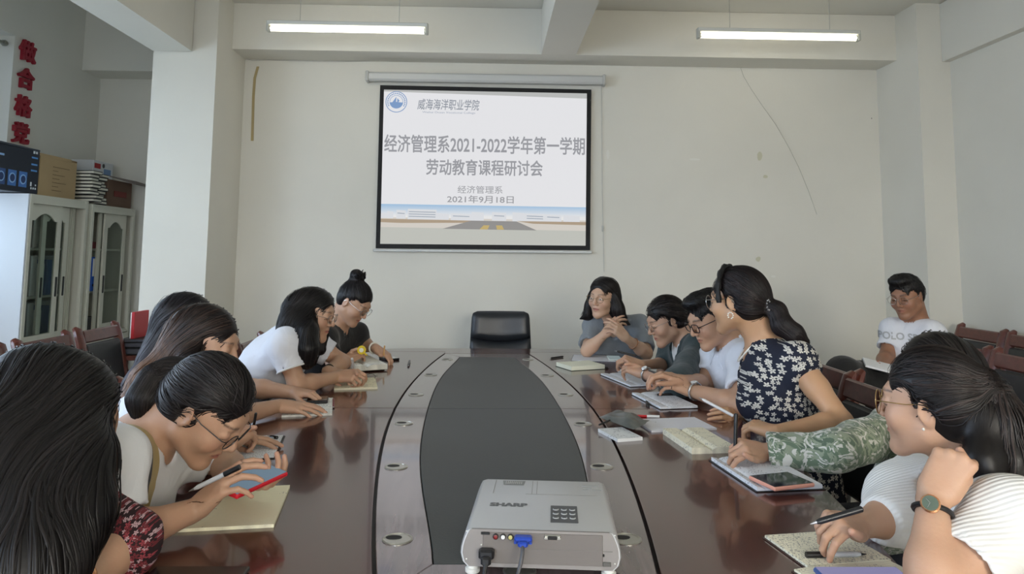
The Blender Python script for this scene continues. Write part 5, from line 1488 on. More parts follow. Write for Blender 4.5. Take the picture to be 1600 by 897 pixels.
# ---------------------------------------------------------------- hair
def project(fn, P, off, it=6):
    P = P.astype(np.float32)
    for _ in range(it):
        d = fn(P); e = .002; g = np.stack([fn(P + np.array(v, np.float32)) - fn(P - np.array(v, np.float32)) for v in ((e, 0, 0), (0, e, 0), (0, 0, e))], 1)
        g /= np.linalg.norm(g, axis=1)[:, None] + 1e-6
        P = P - g * np.clip(d - off, -.02, .02)[:, None] * .9
    return P, g
def hair_obj(parent, d, flow, seeds, steps=24, step=.011, rad=.0012, col=(26, 22, 22), col2=(46, 38, 36), res=.005, name='hair', tint=None, stop=None, off=.001, lift=0., ends=None, wob=.12, sides=3):
    """hair volume of shape d plus strands that follow flow(P) over its surface"""
    base = d.ev
    fn = lambda P, c, r: d.ev(P, c, r)
    l, h = d.bounds(); V, F = nets(fn, l - .01, h + .01, res)
    V = smooth_verts(V, F, 1, .5)
    fe = lambda P: d.ev(P, None, 0.)
    P, g = project(fe, np.asarray(seeds, np.float32), off)
    ok = np.abs(fe(P) - off) < .004
    P = P[ok]; g = g[ok]; n = len(P)
    path = [P]; nr = [g]; rnd = np.random.RandomState(3); wv = rnd.randn(n, 3) * wob; alive = np.ones(n)
    offs = off + rnd.rand(n) ** 2 * .005
    for i in range(steps):
        f = flow(P) + wv * (.6 + .4 * math.sin(i * .7)); f = f - (f * g).sum(1)[:, None] * g * .97
        f /= np.linalg.norm(f, axis=1)[:, None] + 1e-6
        Q = P + f * step * alive[:, None]
        Q2, g2 = project(fe, Q, offs, 2)
        if stop is not None: alive = alive * (1 - stop(Q2))
        P = np.where(alive[:, None] > 0, Q2, P); g = g2; path.append(P); nr.append(g)
    T = np.stack(path, 1); Nn = np.stack(nr, 1)                       # n, m, 3
    m_ = T.shape[1]; tg = np.gradient(T, axis=1); ln = np.linalg.norm(tg, axis=2, keepdims=True)
    tg = tg / np.maximum(ln, 1e-6)
    Bn = np.cross(tg, Nn); Bn /= np.linalg.norm(Bn, axis=2, keepdims=True) + 1e-6
    rr = rad * (.5 + rnd.rand(n, 1, 1)) * np.sin(np.linspace(.25, math.pi * .97, m_))[None, :, None] ** .5
    w3 = [(0, 1.0), (-1.5, -.2), (1.5, -.2)]
    SV = np.stack([T + Bn * a * rr + Nn * b * rr for a, b in w3], 2).reshape(-1, 3)
    ii = np.arange(n)[:, None, None] * m_ * 3; jj = np.arange(m_ - 1)[None, :, None] * 3; kk = np.arange(2)[None, None, :]
    ks = np.array([0, 2]) [None, None, :]; kn = np.array([1, 0])[None, None, :]
    a = ii + jj + ks; b = ii + jj + kn
    SF = np.stack([a, b, b + 3, a + 3], -1).reshape(-1, 4)
    c1, c2 = np.array(lin(col)), np.array(lin(col2))
    cv = np.tile(c1, (len(V), 1)); rc = rnd.rand(n, 1) ** 2; cs = np.repeat(c1 * (1 - rc) + c2 * rc, m_ * 3, 0)
    if tint: cv = tint(V, cv); cs = tint(SV, cs)
    o = mesh_np(name, np.concatenate([V, SV]), np.concatenate([F, SF + len(V)]), HAIR, parent, np.concatenate([cv, cs]))
    return o
def cap(d, H, t=.007, top=.004, back=0., hairline=.078, low=-.02, k=.02, side=0., temple=1.):
    """close-lying hair over the skull; hairline = height where the forehead ends"""
    d.ell(H.w(0, -.016, .034 + top), V3(.077 + t * .8 + side, .094 + t * .6, .082 + t + top * .5) * H.k, H.R, 0)
    d.ell(H.w(0, -.047, .0), V3(.065 + t + side, .059 + t, .066 + t) * H.k, H.R, .03)
    # face opening
    d.ell(H.w(0, .118, hairline - .105), V3(.078, .080, .105) * H.k, H.R, .010, 's')
    for q in (-1, 1): d.ell(H.w(q * .088, .050, .004), V3(.040 * temple, .045, .064) * H.k, H.R, .010, 's')
def clear_ears(d, H, r=1.):
    for q in (-1, 1): d.ell(H.w(q * .094, -.006, -.010), V3(.026, .030 * r, .040 * r) * H.k, H.R, .008, 's')
def scalp_seeds(H, n, ymax=.08):
    r = np.random.RandomState(5); v = r.randn(n * 2, 3); v /= np.linalg.norm(v, axis=1)[:, None]
    v = v[(v[:, 2] > -.35)][:n]
    return np.array([H.w(*(x * V3(.088, .102, .098) + V3(0, -.016, .036))) for x in v])
# ================================================================ the people
import time
_t0 = time.time()
def A_(*a): return PY(*a)
JEANS = cloth_mat('trouser_dark', (34, 36, 46)); BLKT = cloth_mat('trouser_black', (18, 18, 20))
GREYT = cloth_mat('trouser_grey', (70, 72, 78))
def flow_long(H, back=.35, pull=None):
    def f(P):
        L = H.loc(P); x, y, z = L[:, 0], L[:, 1], L[:, 2]
        top = np.clip((z - .03) / .06, 0, 1)[:, None]
        h = np.stack([np.sign(x) * (.4 + 1.2 * top[:, 0]), -back + 0 * x, -1 + .6 * top[:, 0]], 1)
        wdir = h @ H.R.T
        down = np.tile(np.array([0, 0, -1.]), (len(P), 1))
        if pull is not None: down = down + np.array(pull)
        b = np.clip((.02 - z) / .08, 0, 1)[:, None]
        return wdir * (1 - b) + down * b
    return f
def flow_tail(H, tie, chain):
    ch = [np.array(c, float) for c in chain]
    def f(P):
        v = np.array(tie) - P; dist = np.linalg.norm(v, axis=1)
        # nearest tail segment
        best = np.full(len(P), 9.); dr = np.zeros((len(P), 3))
        for a, b in zip(ch[:-1], ch[1:]):
            ab = b - a; t = np.clip(((P - a) @ ab) / (ab @ ab), 0, 1); dd = np.linalg.norm(P - a - t[:, None] * ab, axis=1)
            m = dd < best; best[m] = dd[m]; dr[m] = nrm(ab)
        w = ((best < .045) & (H.loc(P)[:, 1] < -.05))[:, None]
        return np.where(w, dr, v / (dist[:, None] + 1e-6))
    return f
def stop_below(zv): return lambda Q: (Q[:, 2] < zv).astype(float)

def longhair(p, H, chains, n=500, steps=40, step=.012, rad=.0011, col=(15, 13, 14), col2=(30, 26, 26), res=.0055, tint=None, zstop=.6, pull=None, back=.35, capk={}, k=.03, wave=0., fringe=None):
    d = SDF(); cap(d, H, **capk)
    for pts, rs in chains: d.chain(pts, rs, k)
    if wave:
        base = d.ev
        ph = 1.3
        d.ev = lambda P, bc=None, br=0.: base(P, bc, br) + wave * noise3(np.asarray(P, np.float32), 24., ph)
    seeds = scalp_seeds(H, n)
    ex = [seeds]
    for pts, rs in chains:                                 # seeds along the curtains as well
        for (a, b), r in zip(zip(pts[:-1], pts[1:]), rs):
            a = np.array(a); b = np.array(b); m = max(6, n // 16)
            t = np.random.rand(m, 1); v = np.random.randn(m, 3); v /= np.linalg.norm(v, axis=1)[:, None]; ex.append(a + (b - a) * t + v * r)
    return hair_obj(p.root, d, flow_long(H, back, pull), np.concatenate(ex), steps, step, rad, col, col2, res, stop=stop_below(zstop), tint=tint)
def tailhair(p, H, tie, chain, rs, n=500, steps=30, step=.012, rad=.0011, col=(15, 13, 14), col2=(30, 26, 26), res=.005, capk={}, extra=None, k=.015):
    d = SDF(); cap(d, H, **capk); clear_ears(d, H); d.chain([tie] + list(chain), rs, k)
    if extra: extra(d)
    ex = [scalp_seeds(H, n)]; pts = [tie] + list(chain)
    for (a, b), r in zip(zip(pts[:-1], pts[1:]), rs):
        a = np.array(a); b = np.array(b); m = max(8, n // 10)
        t = np.random.rand(m, 1); v = np.random.randn(m, 3); v /= np.linalg.norm(v, axis=1)[:, None]; ex.append(a + (b - a) * t + v * r)
    return hair_obj(p.root, d, flow_tail(H, tie, pts), np.concatenate(ex), steps, step, rad, col, col2, res)
def band(p, c, ax, r, rad, m, name, label=None, flat=None):
    ax = nrm(ax); u = nrm(np.cross(ax, V3(0.3, .2, 1))); w = np.cross(ax, u)
    pts = [np.array(c) + r * (math.cos(a) * u + math.sin(a) * w) for a in np.linspace(0, 2 * math.pi, 25)]
    o = MB().tube(pts, rad, 8, caps=False, flat=flat).build(name, m, p.root, smooth=True)
    if label: o['label'] = label
    return o
def watch(p, wr, el, U, r, label, strap, face, rim):
    """wrist watch: band round the forearm and case on the side U"""
    ax = nrm(np.array(el) - np.array(wr)); c = np.array(wr) + ax * .025; U = nrm(np.array(U) - (np.array(U) @ ax) * ax)
    b = band(p, c, ax, r, .0045, strap, 'watch_strap'); S2 = np.cross(ax, U)
    R = np.array([ax, S2, U]).T
    o = MB().lathe([(.0150, 0), (.0155, .004), (.0135, .0062)], (0, 0, 0), 22).xf(R, c + U * (r + .001)).build('watch_case', rim, p.root, smooth=True, sharp=30); o['label'] = label
    f = MB().lathe([(.0125, .0062), (.0125, .0067)], (0, 0, 0), 22).xf(R, c + U * (r + .001)).build('watch_face', face, p.root)
    for a in (.4, 2.3): 
        MB().box((.0045 * math.cos(a), .0045 * math.sin(a), .0072), (.009, .0009, .0006), rotz(a)).xf(R, c + U * (r + .001)).build('watch_hand', mat('steel', (190, 192, 195), .25, .9), p.root)
STEEL = mat('steel', (190, 192, 195), .25, .9); GOLD = mat('rose_gold', (214, 160, 120), .25, .9); BLKP = mat('black_plastic', (20, 20, 21), .4)
SILV = mat('glasses_silver', (190, 190, 186), .25, .85); GOLDF = mat('glasses_gold', (190, 160, 110), .25, .85); BLKF = mat('glasses_black', (22, 22, 26), .3)
WHT = cloth_mat('shirt_white', (222, 224, 232))
def legs(p, m, y=None):
    p.trousers(m)

# ---- 1: long-haired woman nearest the camera on the left
H = Head(A_(96, 660, 1.36), 22, 24, 0, .92)
p = Person('woman nearest the camera on the left with long black hair hiding her face', (-1.0, 1.22, 0))
neck = A_(52, 728, 1.33)
el = PZ(196, 852, .80); wr = PZ(112, 912, .79)
elr = V3(-.92, 1.02, .80); wrr = V3(-.66, 1.02, .785)
p.pose((-1.06, 1.16, .55), neck, A_(118, 770, 1.46), A_(-62, 790, 1.18), H, (.9, .25, -.3),
       {'L': (el, wr, (.5, -.8, 0), (0, 0, 1), 'relax', None), 'R': (elr, wrr, (1, .2, 0), (0, 0, 1), 'relax', None)})
p.build_skin(.005, .010, .004)
def flowers_mat(name, bg, cols, scale, pet=.36, rot=(1.5708, 0, 0), thr=.55, size=.42):
    """scattered five-petal blossoms on cloth"""
    m = bpy.data.materials.new(name); m.use_nodes = True; t = NT(m)
    o = t.mapping(t.obj(), rot=rot)
    col = None; prev = lin(bg)
    for i, (c_, sc, off) in enumerate(cols):
        v = t.mapping(o, loc=(off, off * .7, 0), scale=(sc, sc, 0))
        vn = t.n.new('ShaderNodeTexVoronoi'); vn.voronoi_dimensions = '2D'; vn.inputs['Scale'].default_value = 1; vn.inputs['Randomness'].default_value = .75
        t.link(v, vn.inputs['Vector'])
        df = t.n.new('ShaderNodeVectorMath'); df.operation = 'SUBTRACT'; t.link(v, df.inputs[0]); t.link(vn.outputs['Position'], df.inputs[1])
        s = t.n.new('ShaderNodeSeparateXYZ'); t.link(df.outputs[0], s.inputs[0])
        cs = t.n.new('ShaderNodeSeparateColor'); t.link(vn.outputs['Color'], cs.inputs[0])
        an = t.math('ADD', t.math('ARCTAN2', s.outputs[1], s.outputs[0]), t.math('MULTIPLY', cs.outputs[0], 6.28))
        rr = t.math('SQRT', t.math('ADD', t.math('MULTIPLY', s.outputs[0], s.outputs[0]), t.math('MULTIPLY', s.outputs[1], s.outputs[1])))
        pt_ = t.math('ADD', t.math('MULTIPLY', t.math('ABSOLUTE', t.math('COSINE', t.math('MULTIPLY', an, 2.5))), size * .72), size * .28)
        inside = t.math('MULTIPLY', t.math('LESS_THAN', rr, pt_), t.math('GREATER_THAN', rr, size * .13))
        inside = t.math('MULTIPLY', inside, t.math('GREATER_THAN', cs.outputs[1], 1 - thr))
        prev = t.mix(inside, prev, lin(c_))
    t.link(prev, t.b.inputs['Base Color']); t.b.inputs['Roughness'].default_value = .85
    t.bump(t.noise(7, 3), .25, .03)
    return m
FL1 = flowers_mat('blouse_dark_floral', (38, 16, 22), [((150, 60, 70), 80, 0.), ((190, 160, 165), 105, 3.3), ((110, 36, 44), 66, 7.1)], 1, thr=.7)
p.garment('floral_blouse', FL1, .014, {'L': 1.12, 'R': 1.3}, .009, wr=.005, label='dark blouse with small red and pale blossoms')
legs(p, JEANS)
hd = H.w
b1 = [hd(0, -.06, .03), A_(70, 720, 1.30), A_(55, 800, 1.22), A_(45, 880, 1.16), A_(40, 960, 1.12)]
b2 = [hd(.05, .0, .02), A_(120, 720, 1.27), A_(130, 800, 1.22), A_(105, 880, 1.17)]
b3 = [hd(.04, -.06, .0), A_(20, 700, 1.26), A_(5, 800, 1.20), A_(0, 900, 1.15)]
b4 = [hd(-.04, -.05, .0), A_(70, 720, 1.42), A_(70, 800, 1.38), A_(70, 880, 1.34)]
longhair(p, H, [(b1, [.09, .088, .08, .075, .06]), (b2, [.055, .052, .04, .028]), (b3, [.07, .07, .065, .05]), (b4, [.07, .06, .055, .04])], 900, 46, .014, .0013, (14, 12, 13), (34, 30, 30), .0065, zstop=.70, capk=dict(t=.009, hairline=.078, side=.01), wave=.004)
band(p, wr + nrm(el - wr) * .02, el - wr, .027, .004, GOLD, 'bracelet', 'gold link bracelet')

# ---- 2: ponytail and striped white T-shirt
H = Head(A_(322, 642, 1.68), -6, 42, -4, .94)
p = Person('woman in white T-shirt with navy and gold stripe, bent over a red phone', (-.92, 1.72, 0))
neck = A_(226, 690, 1.70)
elr, wrr = PZ(188, 842, .79), PZ(306, 796, .80); ell, wrl = A_(352, 722, 1.95), A_(372, 756, 1.77)
tg_ = A_(352, 752, 1.60)
p.pose((-1.02, 1.72, .55), neck, A_(284, 700, 1.90), A_(172, 722, 1.50), H, (.85, -.1, -.5),
       {'R': (elr, wrr, tg_ - wrr, (-.55, -.45, .7), ((14, 28, 16), (18, 30, 18), (24, 34, 20), (34, 40, 22)), None),
        'L': (ell, wrl, (.8, -.5, .12), (.1, -.2, -1), 'hold', A_(392, 742, 1.66))}, 1.08)
p.build_skin(.0038, .008, .0030)
def stripe_mat():
    m = cloth_mat('tee_striped', (226, 227, 230)); t = NT(m); nb = None
    return m
m = cloth_mat('tee_striped', (226, 227, 230)); t = NT(m)
sx = t.n.new('ShaderNodeSeparateXYZ'); t.link(t.obj(), sx.inputs[0])
org = np.array(world_loc(p.root))
# diagonal double stripe running down the chest
pa = A_(206, 660, 1.60) - org; pb = A_(226, 790, 1.60) - org
curve = t.math('ADD', sx.outputs[0], t.math('MULTIPLY', t.math('SINE', t.math('MULTIPLY', sx.outputs[2], 14)), .008))
line = t.math('ADD', t.math('MULTIPLY', sx.outputs[2], float((pb - pa)[0] / (pa - pb)[2])), curve)
l0 = float(pa[0] + pa[2] * (pb - pa)[0] / (pa - pb)[2])
dd = t.math('SUBTRACT', line, l0)
fm_ = t.math('GREATER_THAN', sx.outputs[1], float(1.585 - org[1]))
yv = t.math('ADD', sx.outputs[1], t.math('MULTIPLY', t.math('SINE', t.math('MULTIPLY', sx.outputs[2], 22)), .007)); y0_ = float(1.585 - org[1])
nv = t.math('MULTIPLY', t.math('GREATER_THAN', yv, y0_), t.math('LESS_THAN', yv, y0_ + .028)); gd = t.math('MULTIPLY', t.math('GREATER_THAN', yv, y0_ + .028), t.math('LESS_THAN', yv, y0_ + .062))
fm_ = t.math('GREATER_THAN', sx.outputs[0], float(p.neck[0] - org[0] - .07))
c_ = t.mix(t.math('MULTIPLY', nv, fm_), lin((226, 227, 230)), lin((28, 34, 48))); c_ = t.mix(t.math('MULTIPLY', gd, fm_), c_, lin((176, 156, 104))); t.link(c_, t.b.inputs['Base Color'])
p.garment('t_shirt', m, .011, {'R': .68, 'L': .66}, .008, neckr=.066, neckdrop=.0, wr=.004, label='white T-shirt with a navy and gold stripe')
legs(p, JEANS)
tie = A_(288, 582, 1.72)
ch = [A_(266, 586, 1.72), A_(244, 600, 1.70), A_(228, 624, 1.68), A_(222, 652, 1.67)]
tailhair(p, H, tie, ch, [.026, .032, .036, .034, .014], 900, 34, .010, .0010, (20, 17, 18), (46, 40, 40), .0045, dict(t=.006, hairline=.074, low=-.02))
band(p, tie, V3(1, 0, -.1), .027, .006, mat('hair_tie_dark', (40, 34, 36), .7), 'hair_tie')
H.proj_glasses(p.root, BLKF, .0011, .023, .019)
hd = p.hands['L']; ph_c = A_(397, 755, 1.66)
t, w_, h_, s_ = phone('phone in a red case held by the woman in the striped T-shirt', (370, 774), (428, 752), (366, 758), .826, (196, 30, 44), (130, 156, 176), .010, lit=.55, w=.15, h=.074)
t.rotation_euler = (.18, -.06, t.rotation_euler[2])
hr = p.hands['R']
pen('gel_pen', 'black and clear pen held between the fingers of the woman in the striped T-shirt', A_(295, 768, 1.55), A_(374, 730, 1.55), .0048, (190, 192, 196), (150, 150, 150), cap=BLK)

# ---- 3: woman with brown tinted hair
H = Head(A_(322, 541, 2.32), -4, 15, 0, .97)
p = Person('woman with brown-tinted long hair looking down, behind the striped T-shirt', (-1.06, 2.3, 0))
neck = A_(268, 602, 2.32)
elr, wrr = PZ(306, 722, .79), PZ(352, 697, .79); ell, wrl = PZ(322, 668, .79), PZ(352, 686, .78)
p.pose((-1.22, 2.3, .55), neck, A_(298, 622, 2.50), A_(236, 640, 2.16), H, (.9, -.05, -.35),
       {'R': (elr, wrr, A_(392, 668, 2.22) - wrr, (-.2, -.5, .8), 'write', A_(402, 668, 2.18)), 'L': (ell, wrl, (1, .1, 0), (0, 0, 1), 'flat', None)})
p.build_skin(.0045, .010, .0036)
p.garment('t_shirt', cloth_mat('tee_white', (214, 216, 224)), .012, {'R': .62, 'L': .62}, .010, label='plain white T-shirt')
legs(p, BLKT)
pen('pencil', 'dark pencil in the hand of the brown-haired woman', PZ(392, 690, .755), A_(400, 646, 2.2), .004, (30, 30, 34))
hd = H.w; org_h = H
def tint3(V, c):
    L = org_h.loc(V); w = np.clip((-L[:, 2] * .55 - L[:, 1] * .9 - .02) / .16, 0, 1)[:, None]
    st = (np.sin(V[:, 0] * 260 + V[:, 2] * 160 + np.sin(V[:, 1] * 90)) * .5 + .5)[:, None]
    return c * (1 - w) + np.array(lin((118, 84, 58))) * w * (.35 + .65 * st)
bk = [hd(0, -.05, .02), A_(285, 560, 2.30), A_(240, 600, 2.26), A_(205, 650, 2.22), A_(185, 710, 2.2)]
bk2 = [hd(.055, -.03, .0), A_(300, 580, 2.20), A_(262, 610, 2.16), A_(232, 660, 2.12)]
bk3 = [hd(-.05, -.03, .0), A_(300, 600, 2.42), A_(280, 650, 2.42)]
longhair(p, H, [(bk, [.08, .072, .06, .05, .035]), (bk2, [.035, .035, .035, .025]), (bk3, [.05, .045, .03])], 420, 46, .013, .0014, (24, 19, 19), (60, 44, 38), .0065, tint3, .62, (-.55, -.05, 0), .7, dict(t=.008, hairline=.078, side=.0), wave=.003)

# ---- 4: long dark hair behind her
H = Head(A_(292, 513, 2.78), 8, 26, 0, .96)
p = Person('woman with very long dark hair, seen only behind the brown-haired woman', (-1.16, 2.84, 0))
neck = A_(262, 575, 2.80)
elr, wrr = PZ(350, 656, .79), PZ(436, 634, .785)
p.pose((-1.28, 2.84, .55), neck, A_(292, 590, 2.98), A_(250, 600, 2.62), H, (.95, 0, -.25),
       {'R': (elr, wrr, (1, .02, -.06), (-.05, -.25, 1), 'flat', None), 'L': (V3(-.95, 3.05, .79), V3(-.76, 2.98, .785), (1, -.3, 0), (0, 0, 1), 'relax', None)})
p.build_skin(.006, .010, .0036)
p.garment('t_shirt', cloth_mat('tee_lavender', (186, 184, 200)), .012, {'R': .6, 'L': .6}, .011)
legs(p, JEANS)
hd = H.w
def tint4(V, c):
    w = np.clip((1.02 - V[:, 2]) / .35, 0, 1)[:, None]; return c * (1 - w) + np.array(lin((54, 44, 56))) * w
longhair(p, H, [([hd(0, -.04, .02), A_(262, 560, 2.74), A_(228, 610, 2.66), A_(208, 670, 2.6)], [.09, .085, .07, .045]), ([hd(.05, 0, 0), A_(290, 560, 2.66), A_(262, 620, 2.6)], [.045, .045, .03])], 320, 44, .014, .0015, (18, 16, 19), (42, 38, 44), .007, tint4, .6, (-.5, -.1, 0), .6, dict(t=.007, hairline=.074, side=.006), wave=.003)

# ---- 5: white polo shirt writing
H = Head(A_(489, 492, 3.28), -10, 14, 0, .95)
p = Person('woman in a white polo shirt with long black hair, writing in a cream notebook', (-1.12, 3.36, 0))
neck = A_(456, 524, 3.32)
elr, wrr = PZ(464, 603, .79), PZ(530, 588, .80); ell, wrl = A_(536, 566, 3.52), A_(512, 580, 3.36)
p.pose((-1.2, 3.42, .55), neck, A_(486, 534, 3.50), A_(446, 540, 3.12), H, (.95, -.15, -.2),
       {'R': (elr, wrr, A_(560, 586, 3.24) - wrr, (-.1, -.55, .8), 'write', A_(560, 589, 3.20)), 'L': (ell, wrl, (.9, -.25, -.1), (-.1, -.2, 1), 'relax', None)})
p.build_skin(.0046, .010, .0038)
m = WHT
p.garment('polo_shirt', m, .014, {'R': .60, 'L': .6}, .009, wr=.006, label='white short-sleeved polo shirt')
d_ = SDF()
band(p, p.sh['R'] + (elr - p.sh['R']) * .575, elr - p.sh['R'], .060, .004, mat('rib_white', (226, 226, 226), .8), 'sleeve_rib')
legs(p, GREYT)
hd = H.w
longhair(p, H, [([hd(.02, -.05, .0), A_(462, 508, 3.22), A_(448, 530, 3.16), A_(436, 548, 3.12)], [.085, .068, .042, .022]),
                ([hd(.066, -.015, .01), A_(480, 520, 3.14), A_(479, 545, 3.12), A_(480, 566, 3.12)], [.032, .044, .048, .030]),
                ([hd(.045, -.03, -.02), A_(470, 530, 3.16), A_(476, 560, 3.14)], [.05, .05, .03]),
                ([hd(-.055, .01, 0), A_(500, 520, 3.38), A_(500, 545, 3.36)], [.03, .03, .02])], 420, 40, .012, .0014, (16, 14, 15), (38, 34, 34), .006, None, .86, None, .3, dict(t=.008, hairline=.08, side=.004), wave=.003)
H.proj_glasses(p.root, SILV, .0009, .023, .020)
band(p, wrl + nrm(ell - wrl) * .015, ell - wrl, .026, .003, BLKP, 'hair_tie')
pen('pen', 'white capped pen held by the woman in the white polo shirt', PZ(557, 597, .757), A_(550, 560, 3.24), .0055, (200, 200, 200))

# ---- 6: black T-shirt and hair bun
H = Head(A_(553, 474, 3.93), -24, 36, 4, .92)
p = Person('woman in a black T-shirt with a hair bun and round glasses, looking down', (-1.0, 4.02, 0))
neck = A_(527, 512, 3.98)
elr, wrr = A_(522, 572, 3.72), A_(543, 562, 3.78); ell, wrl = A_(570, 538, 4.12), A_(588, 545, 4.0)
p.pose((-1.02, 4.14, .55), neck, A_(556, 523, 4.12), A_(507, 530, 3.84), H, (.8, -.5, -.25),
       {'R': (elr, wrr, A_(560, 552, 3.84) - wrr, (-.3, -.7, .5), 'hold', A_(562, 546, 3.8)), 'L': (A_(566, 537, 4.2), wrl, (.8, -.3, -.35), (.25, -.1, 1), 'hold', A_(598, 556, 3.95))})
p.build_skin(.0045, .010, .0038)
p.garment('t_shirt', cloth_mat('tee_black', (22, 22, 25)), .012, {'R': .62, 'L': .72}, .009, label='black crew-neck T-shirt')
legs(p, BLKT)
tie = H.w(0, -.075, .112)
def bun(d):
    c0 = H.w(0, -.082, .132); d.ell(c0, V3(.036, .034, .026), H.R, .006)
    for i in range(8):
        a = i * .8; q = c0 + H.R @ V3(.03 * math.cos(a), .02, .012 * math.sin(a) + .012) * 1.; d.cone(q, q + H.R @ V3(.02 * math.cos(a), -.008, .02 + .012 * math.sin(a * 2)), .006, .001, .004)
tailhair(p, H, tie, [H.w(0, -.08, .125)], [.03, .03], 420, 20, .010, .0012, (20, 18, 20), (44, 40, 42), .0052, dict(t=.005, hairline=.078), bun)
H.proj_glasses(p.root, SILV, .0010, .024, .022)
band(p, wrl + nrm(p.armdef['L'][0] - wrl) * .03, p.armdef['L'][0] - wrl, .027, .006, mat('bracelet_white', (226, 224, 214), .4), 'bracelet', 'white bracelet')
hl = p.hands['R']; ct = A_(565, 547, 3.80)
yt = thing('correction_tape', 'yellow correction tape held by the woman in the black T-shirt', 'tape', ct)
MB().lathe([(.02, -.006), (.022, -.004), (.022, .004), (.02, .006)], ct, 18, 'Y').build('body', mat('tape_yellow', (214, 184, 40), .35), yt, smooth=True, sharp=40)
MB().lathe([(.011, -.0072), (.011, .0072)], ct, 14, 'Y').build('spool', mat('spool_pale', (224, 220, 200), .4), yt)
MB().tube([ct + V3(.012, 0, -.012), ct + V3(.03, 0, -.028)], [.007, .002], 6).build('tip', mat('tape_yellow', (214, 184, 40), .35), yt)
pen('pencil', 'wooden pencil in the left hand of the woman in the black T-shirt', PZ(599, 560, .785), A_(601, 540, 3.95), .0042, (196, 150, 90), cat='pencil')

# ---- 7: grey top, gesturing
H = Head(A_(943, 466, 4.36), 230, 6, 5, .97)
p = Person('woman in a grey top with a dark bob, gesturing with raised hands while speaking', (.84, 4.62, 0), skin=(200, 162, 136))
neck = A_(958, 502, 4.44)
elr, wrr = A_(917, 548, 4.28), A_(945, 522, 4.22); ell, wrl = A_(1010, 552, 4.24), A_(979, 529, 4.16)
p.pose((.84, 4.66, .55), neck, A_(1000, 511, 4.42), A_(928, 512, 4.46), H, (-.25, -.95, -.12),
       {'R': (elr, wrr, A_(964, 505, 4.20) - wrr, (-.6, -.6, .35), 'gest', None), 'L': (ell, wrl, A_(955, 506, 4.14) - wrl, (.35, -.85, .4), 'gest', None)}, 1.02)
p.build_skin(.0044, .010, .0036)
p.garment('blouse', cloth_mat('blouse_grey', (128, 134, 140)), .011, {'R': .78, 'L': .86}, .009, neckr=.07, neckdrop=.035, wr=.006, label='loose blue-grey short-sleeved top')
legs(p, JEANS)
hd = H.w
longhair(p, H, [([hd(.068, .0, .0), hd(.083, .0, -.06), hd(.100, .012, -.118), hd(.145, .03, -.142)], [.032, .033, .028, .006]),
                ([hd(-.068, -.01, .0), hd(-.083, -.015, -.06), hd(-.112, -.02, -.12), hd(-.172, -.02, -.138)], [.036, .04, .032, .006]),
                ([hd(0, -.06, -.02), hd(0, -.075, -.11)], [.07, .05])], 380, 22, .011, .0013, (24, 21, 21), (50, 44, 42), .0055, None, .97, None, .2, dict(t=.007, hairline=.09, side=.0), k=.02)
H.proj_glasses(p.root, GOLDF, .0008, .023, .020)
band(p, wrl + nrm(ell - wrl) * .06, ell - wrl, .032, .0022, GOLD, 'bracelet', 'thin gold bracelet')
for q in (-1, 1):    # open eyes under raised lids
    ew = mat('eye_white', (226, 222, 216), .2); ei = mat('iris_dark', (30, 20, 16), .15)
    c = H.w(q * .0315, .0885, .0085)
    MB().tube([H.w(q * .0315 - .010, .0870, .008), H.w(q * .0315, .0895, .0085), H.w(q * .0315 + .010, .0870, .008)], [.0012, .0032, .0012], 8).build('eye', ew, p.root, smooth=True)
    MB().lathe([(.0033, -.001), (.0033, .0014), (.002, .0020)], (0, 0, 0), 12).xf(np.array([H.R[:, 0], H.R[:, 2], H.R[:, 1]]).T, H.w(q * .0315 - .001, .0905, .0085)).build('iris', ei, p.root)

# ---- 8: dark green cardigan
H = Head(A_(1041, 503, 3.62), 190, 22, 0, .95)
p = Person('woman in a dark green cardigan bent over her phone on the right', (1.1, 3.66, 0))
neck = A_(1072, 532, 3.62)
ell, wrl = PZ(1058, 600, .80), A_(1006, 584, 3.34); elr, wrr = A_(1040, 572, 3.82), A_(1000, 570, 3.56)
p.pose((1.14, 3.62, .55), neck, A_(1092, 544, 3.46), A_(1052, 548, 3.84), H, (-.9, -.1, -.35),
       {'L': (ell, wrl, A_(980, 572, 3.40) - wrl, (.2, -.6, .7), 'hold', A_(976, 570, 3.36)), 'R': (elr, wrr, A_(975, 558, 3.55) - wrr, (.1, -.3, .9), 'write', A_(976, 562, 3.5))})
p.build_skin(.0044, .010, .0036)
GREEN = cloth_mat('cardigan_green', (44, 58, 60))
p.garment('cardigan', GREEN, .016, {'L': 1.18, 'R': 1.2}, .009, neckr=.075, neckdrop=.05, wr=.006, label='dark green cardigan with three-quarter sleeves')
p.garment('inner_shirt', cloth_mat('inner_white', (216, 216, 214)), .008, {}, .010, neckr=.06)
legs(p, BLKT)
tie = H.w(0, -.10, -.01)
def bun8(d): d.ell(H.w(0, -.125, -.02), V3(.034, .03, .034), H.R, .01)
tailhair(p, H, tie, [H.w(0, -.12, -.02)], [.03, .03], 420, 20, .010, .0012, (22, 18, 18), (50, 42, 40), .0052, dict(t=.009, hairline=.076, side=.004), bun8)
H.proj_glasses(p.root, SILV, .0008, .022, .019)
watch(p, wrl, ell, (0, -.8, .6), .029, 'round silver wrist watch', STEEL, mat('watch_face_white', (224, 224, 220), .3), STEEL)
phone('pale phone held up by the woman in the green cardigan', (968, 556), (992, 582), (962, 562), .83, (180, 190, 190), (160, 178, 180), .008, lit=.5, w=.13, h=.065)
pen('pen', 'dark pen between the fingers of the woman in the green cardigan', A_(960, 548, 3.5), A_(994, 556, 3.5), .0045, BLK)

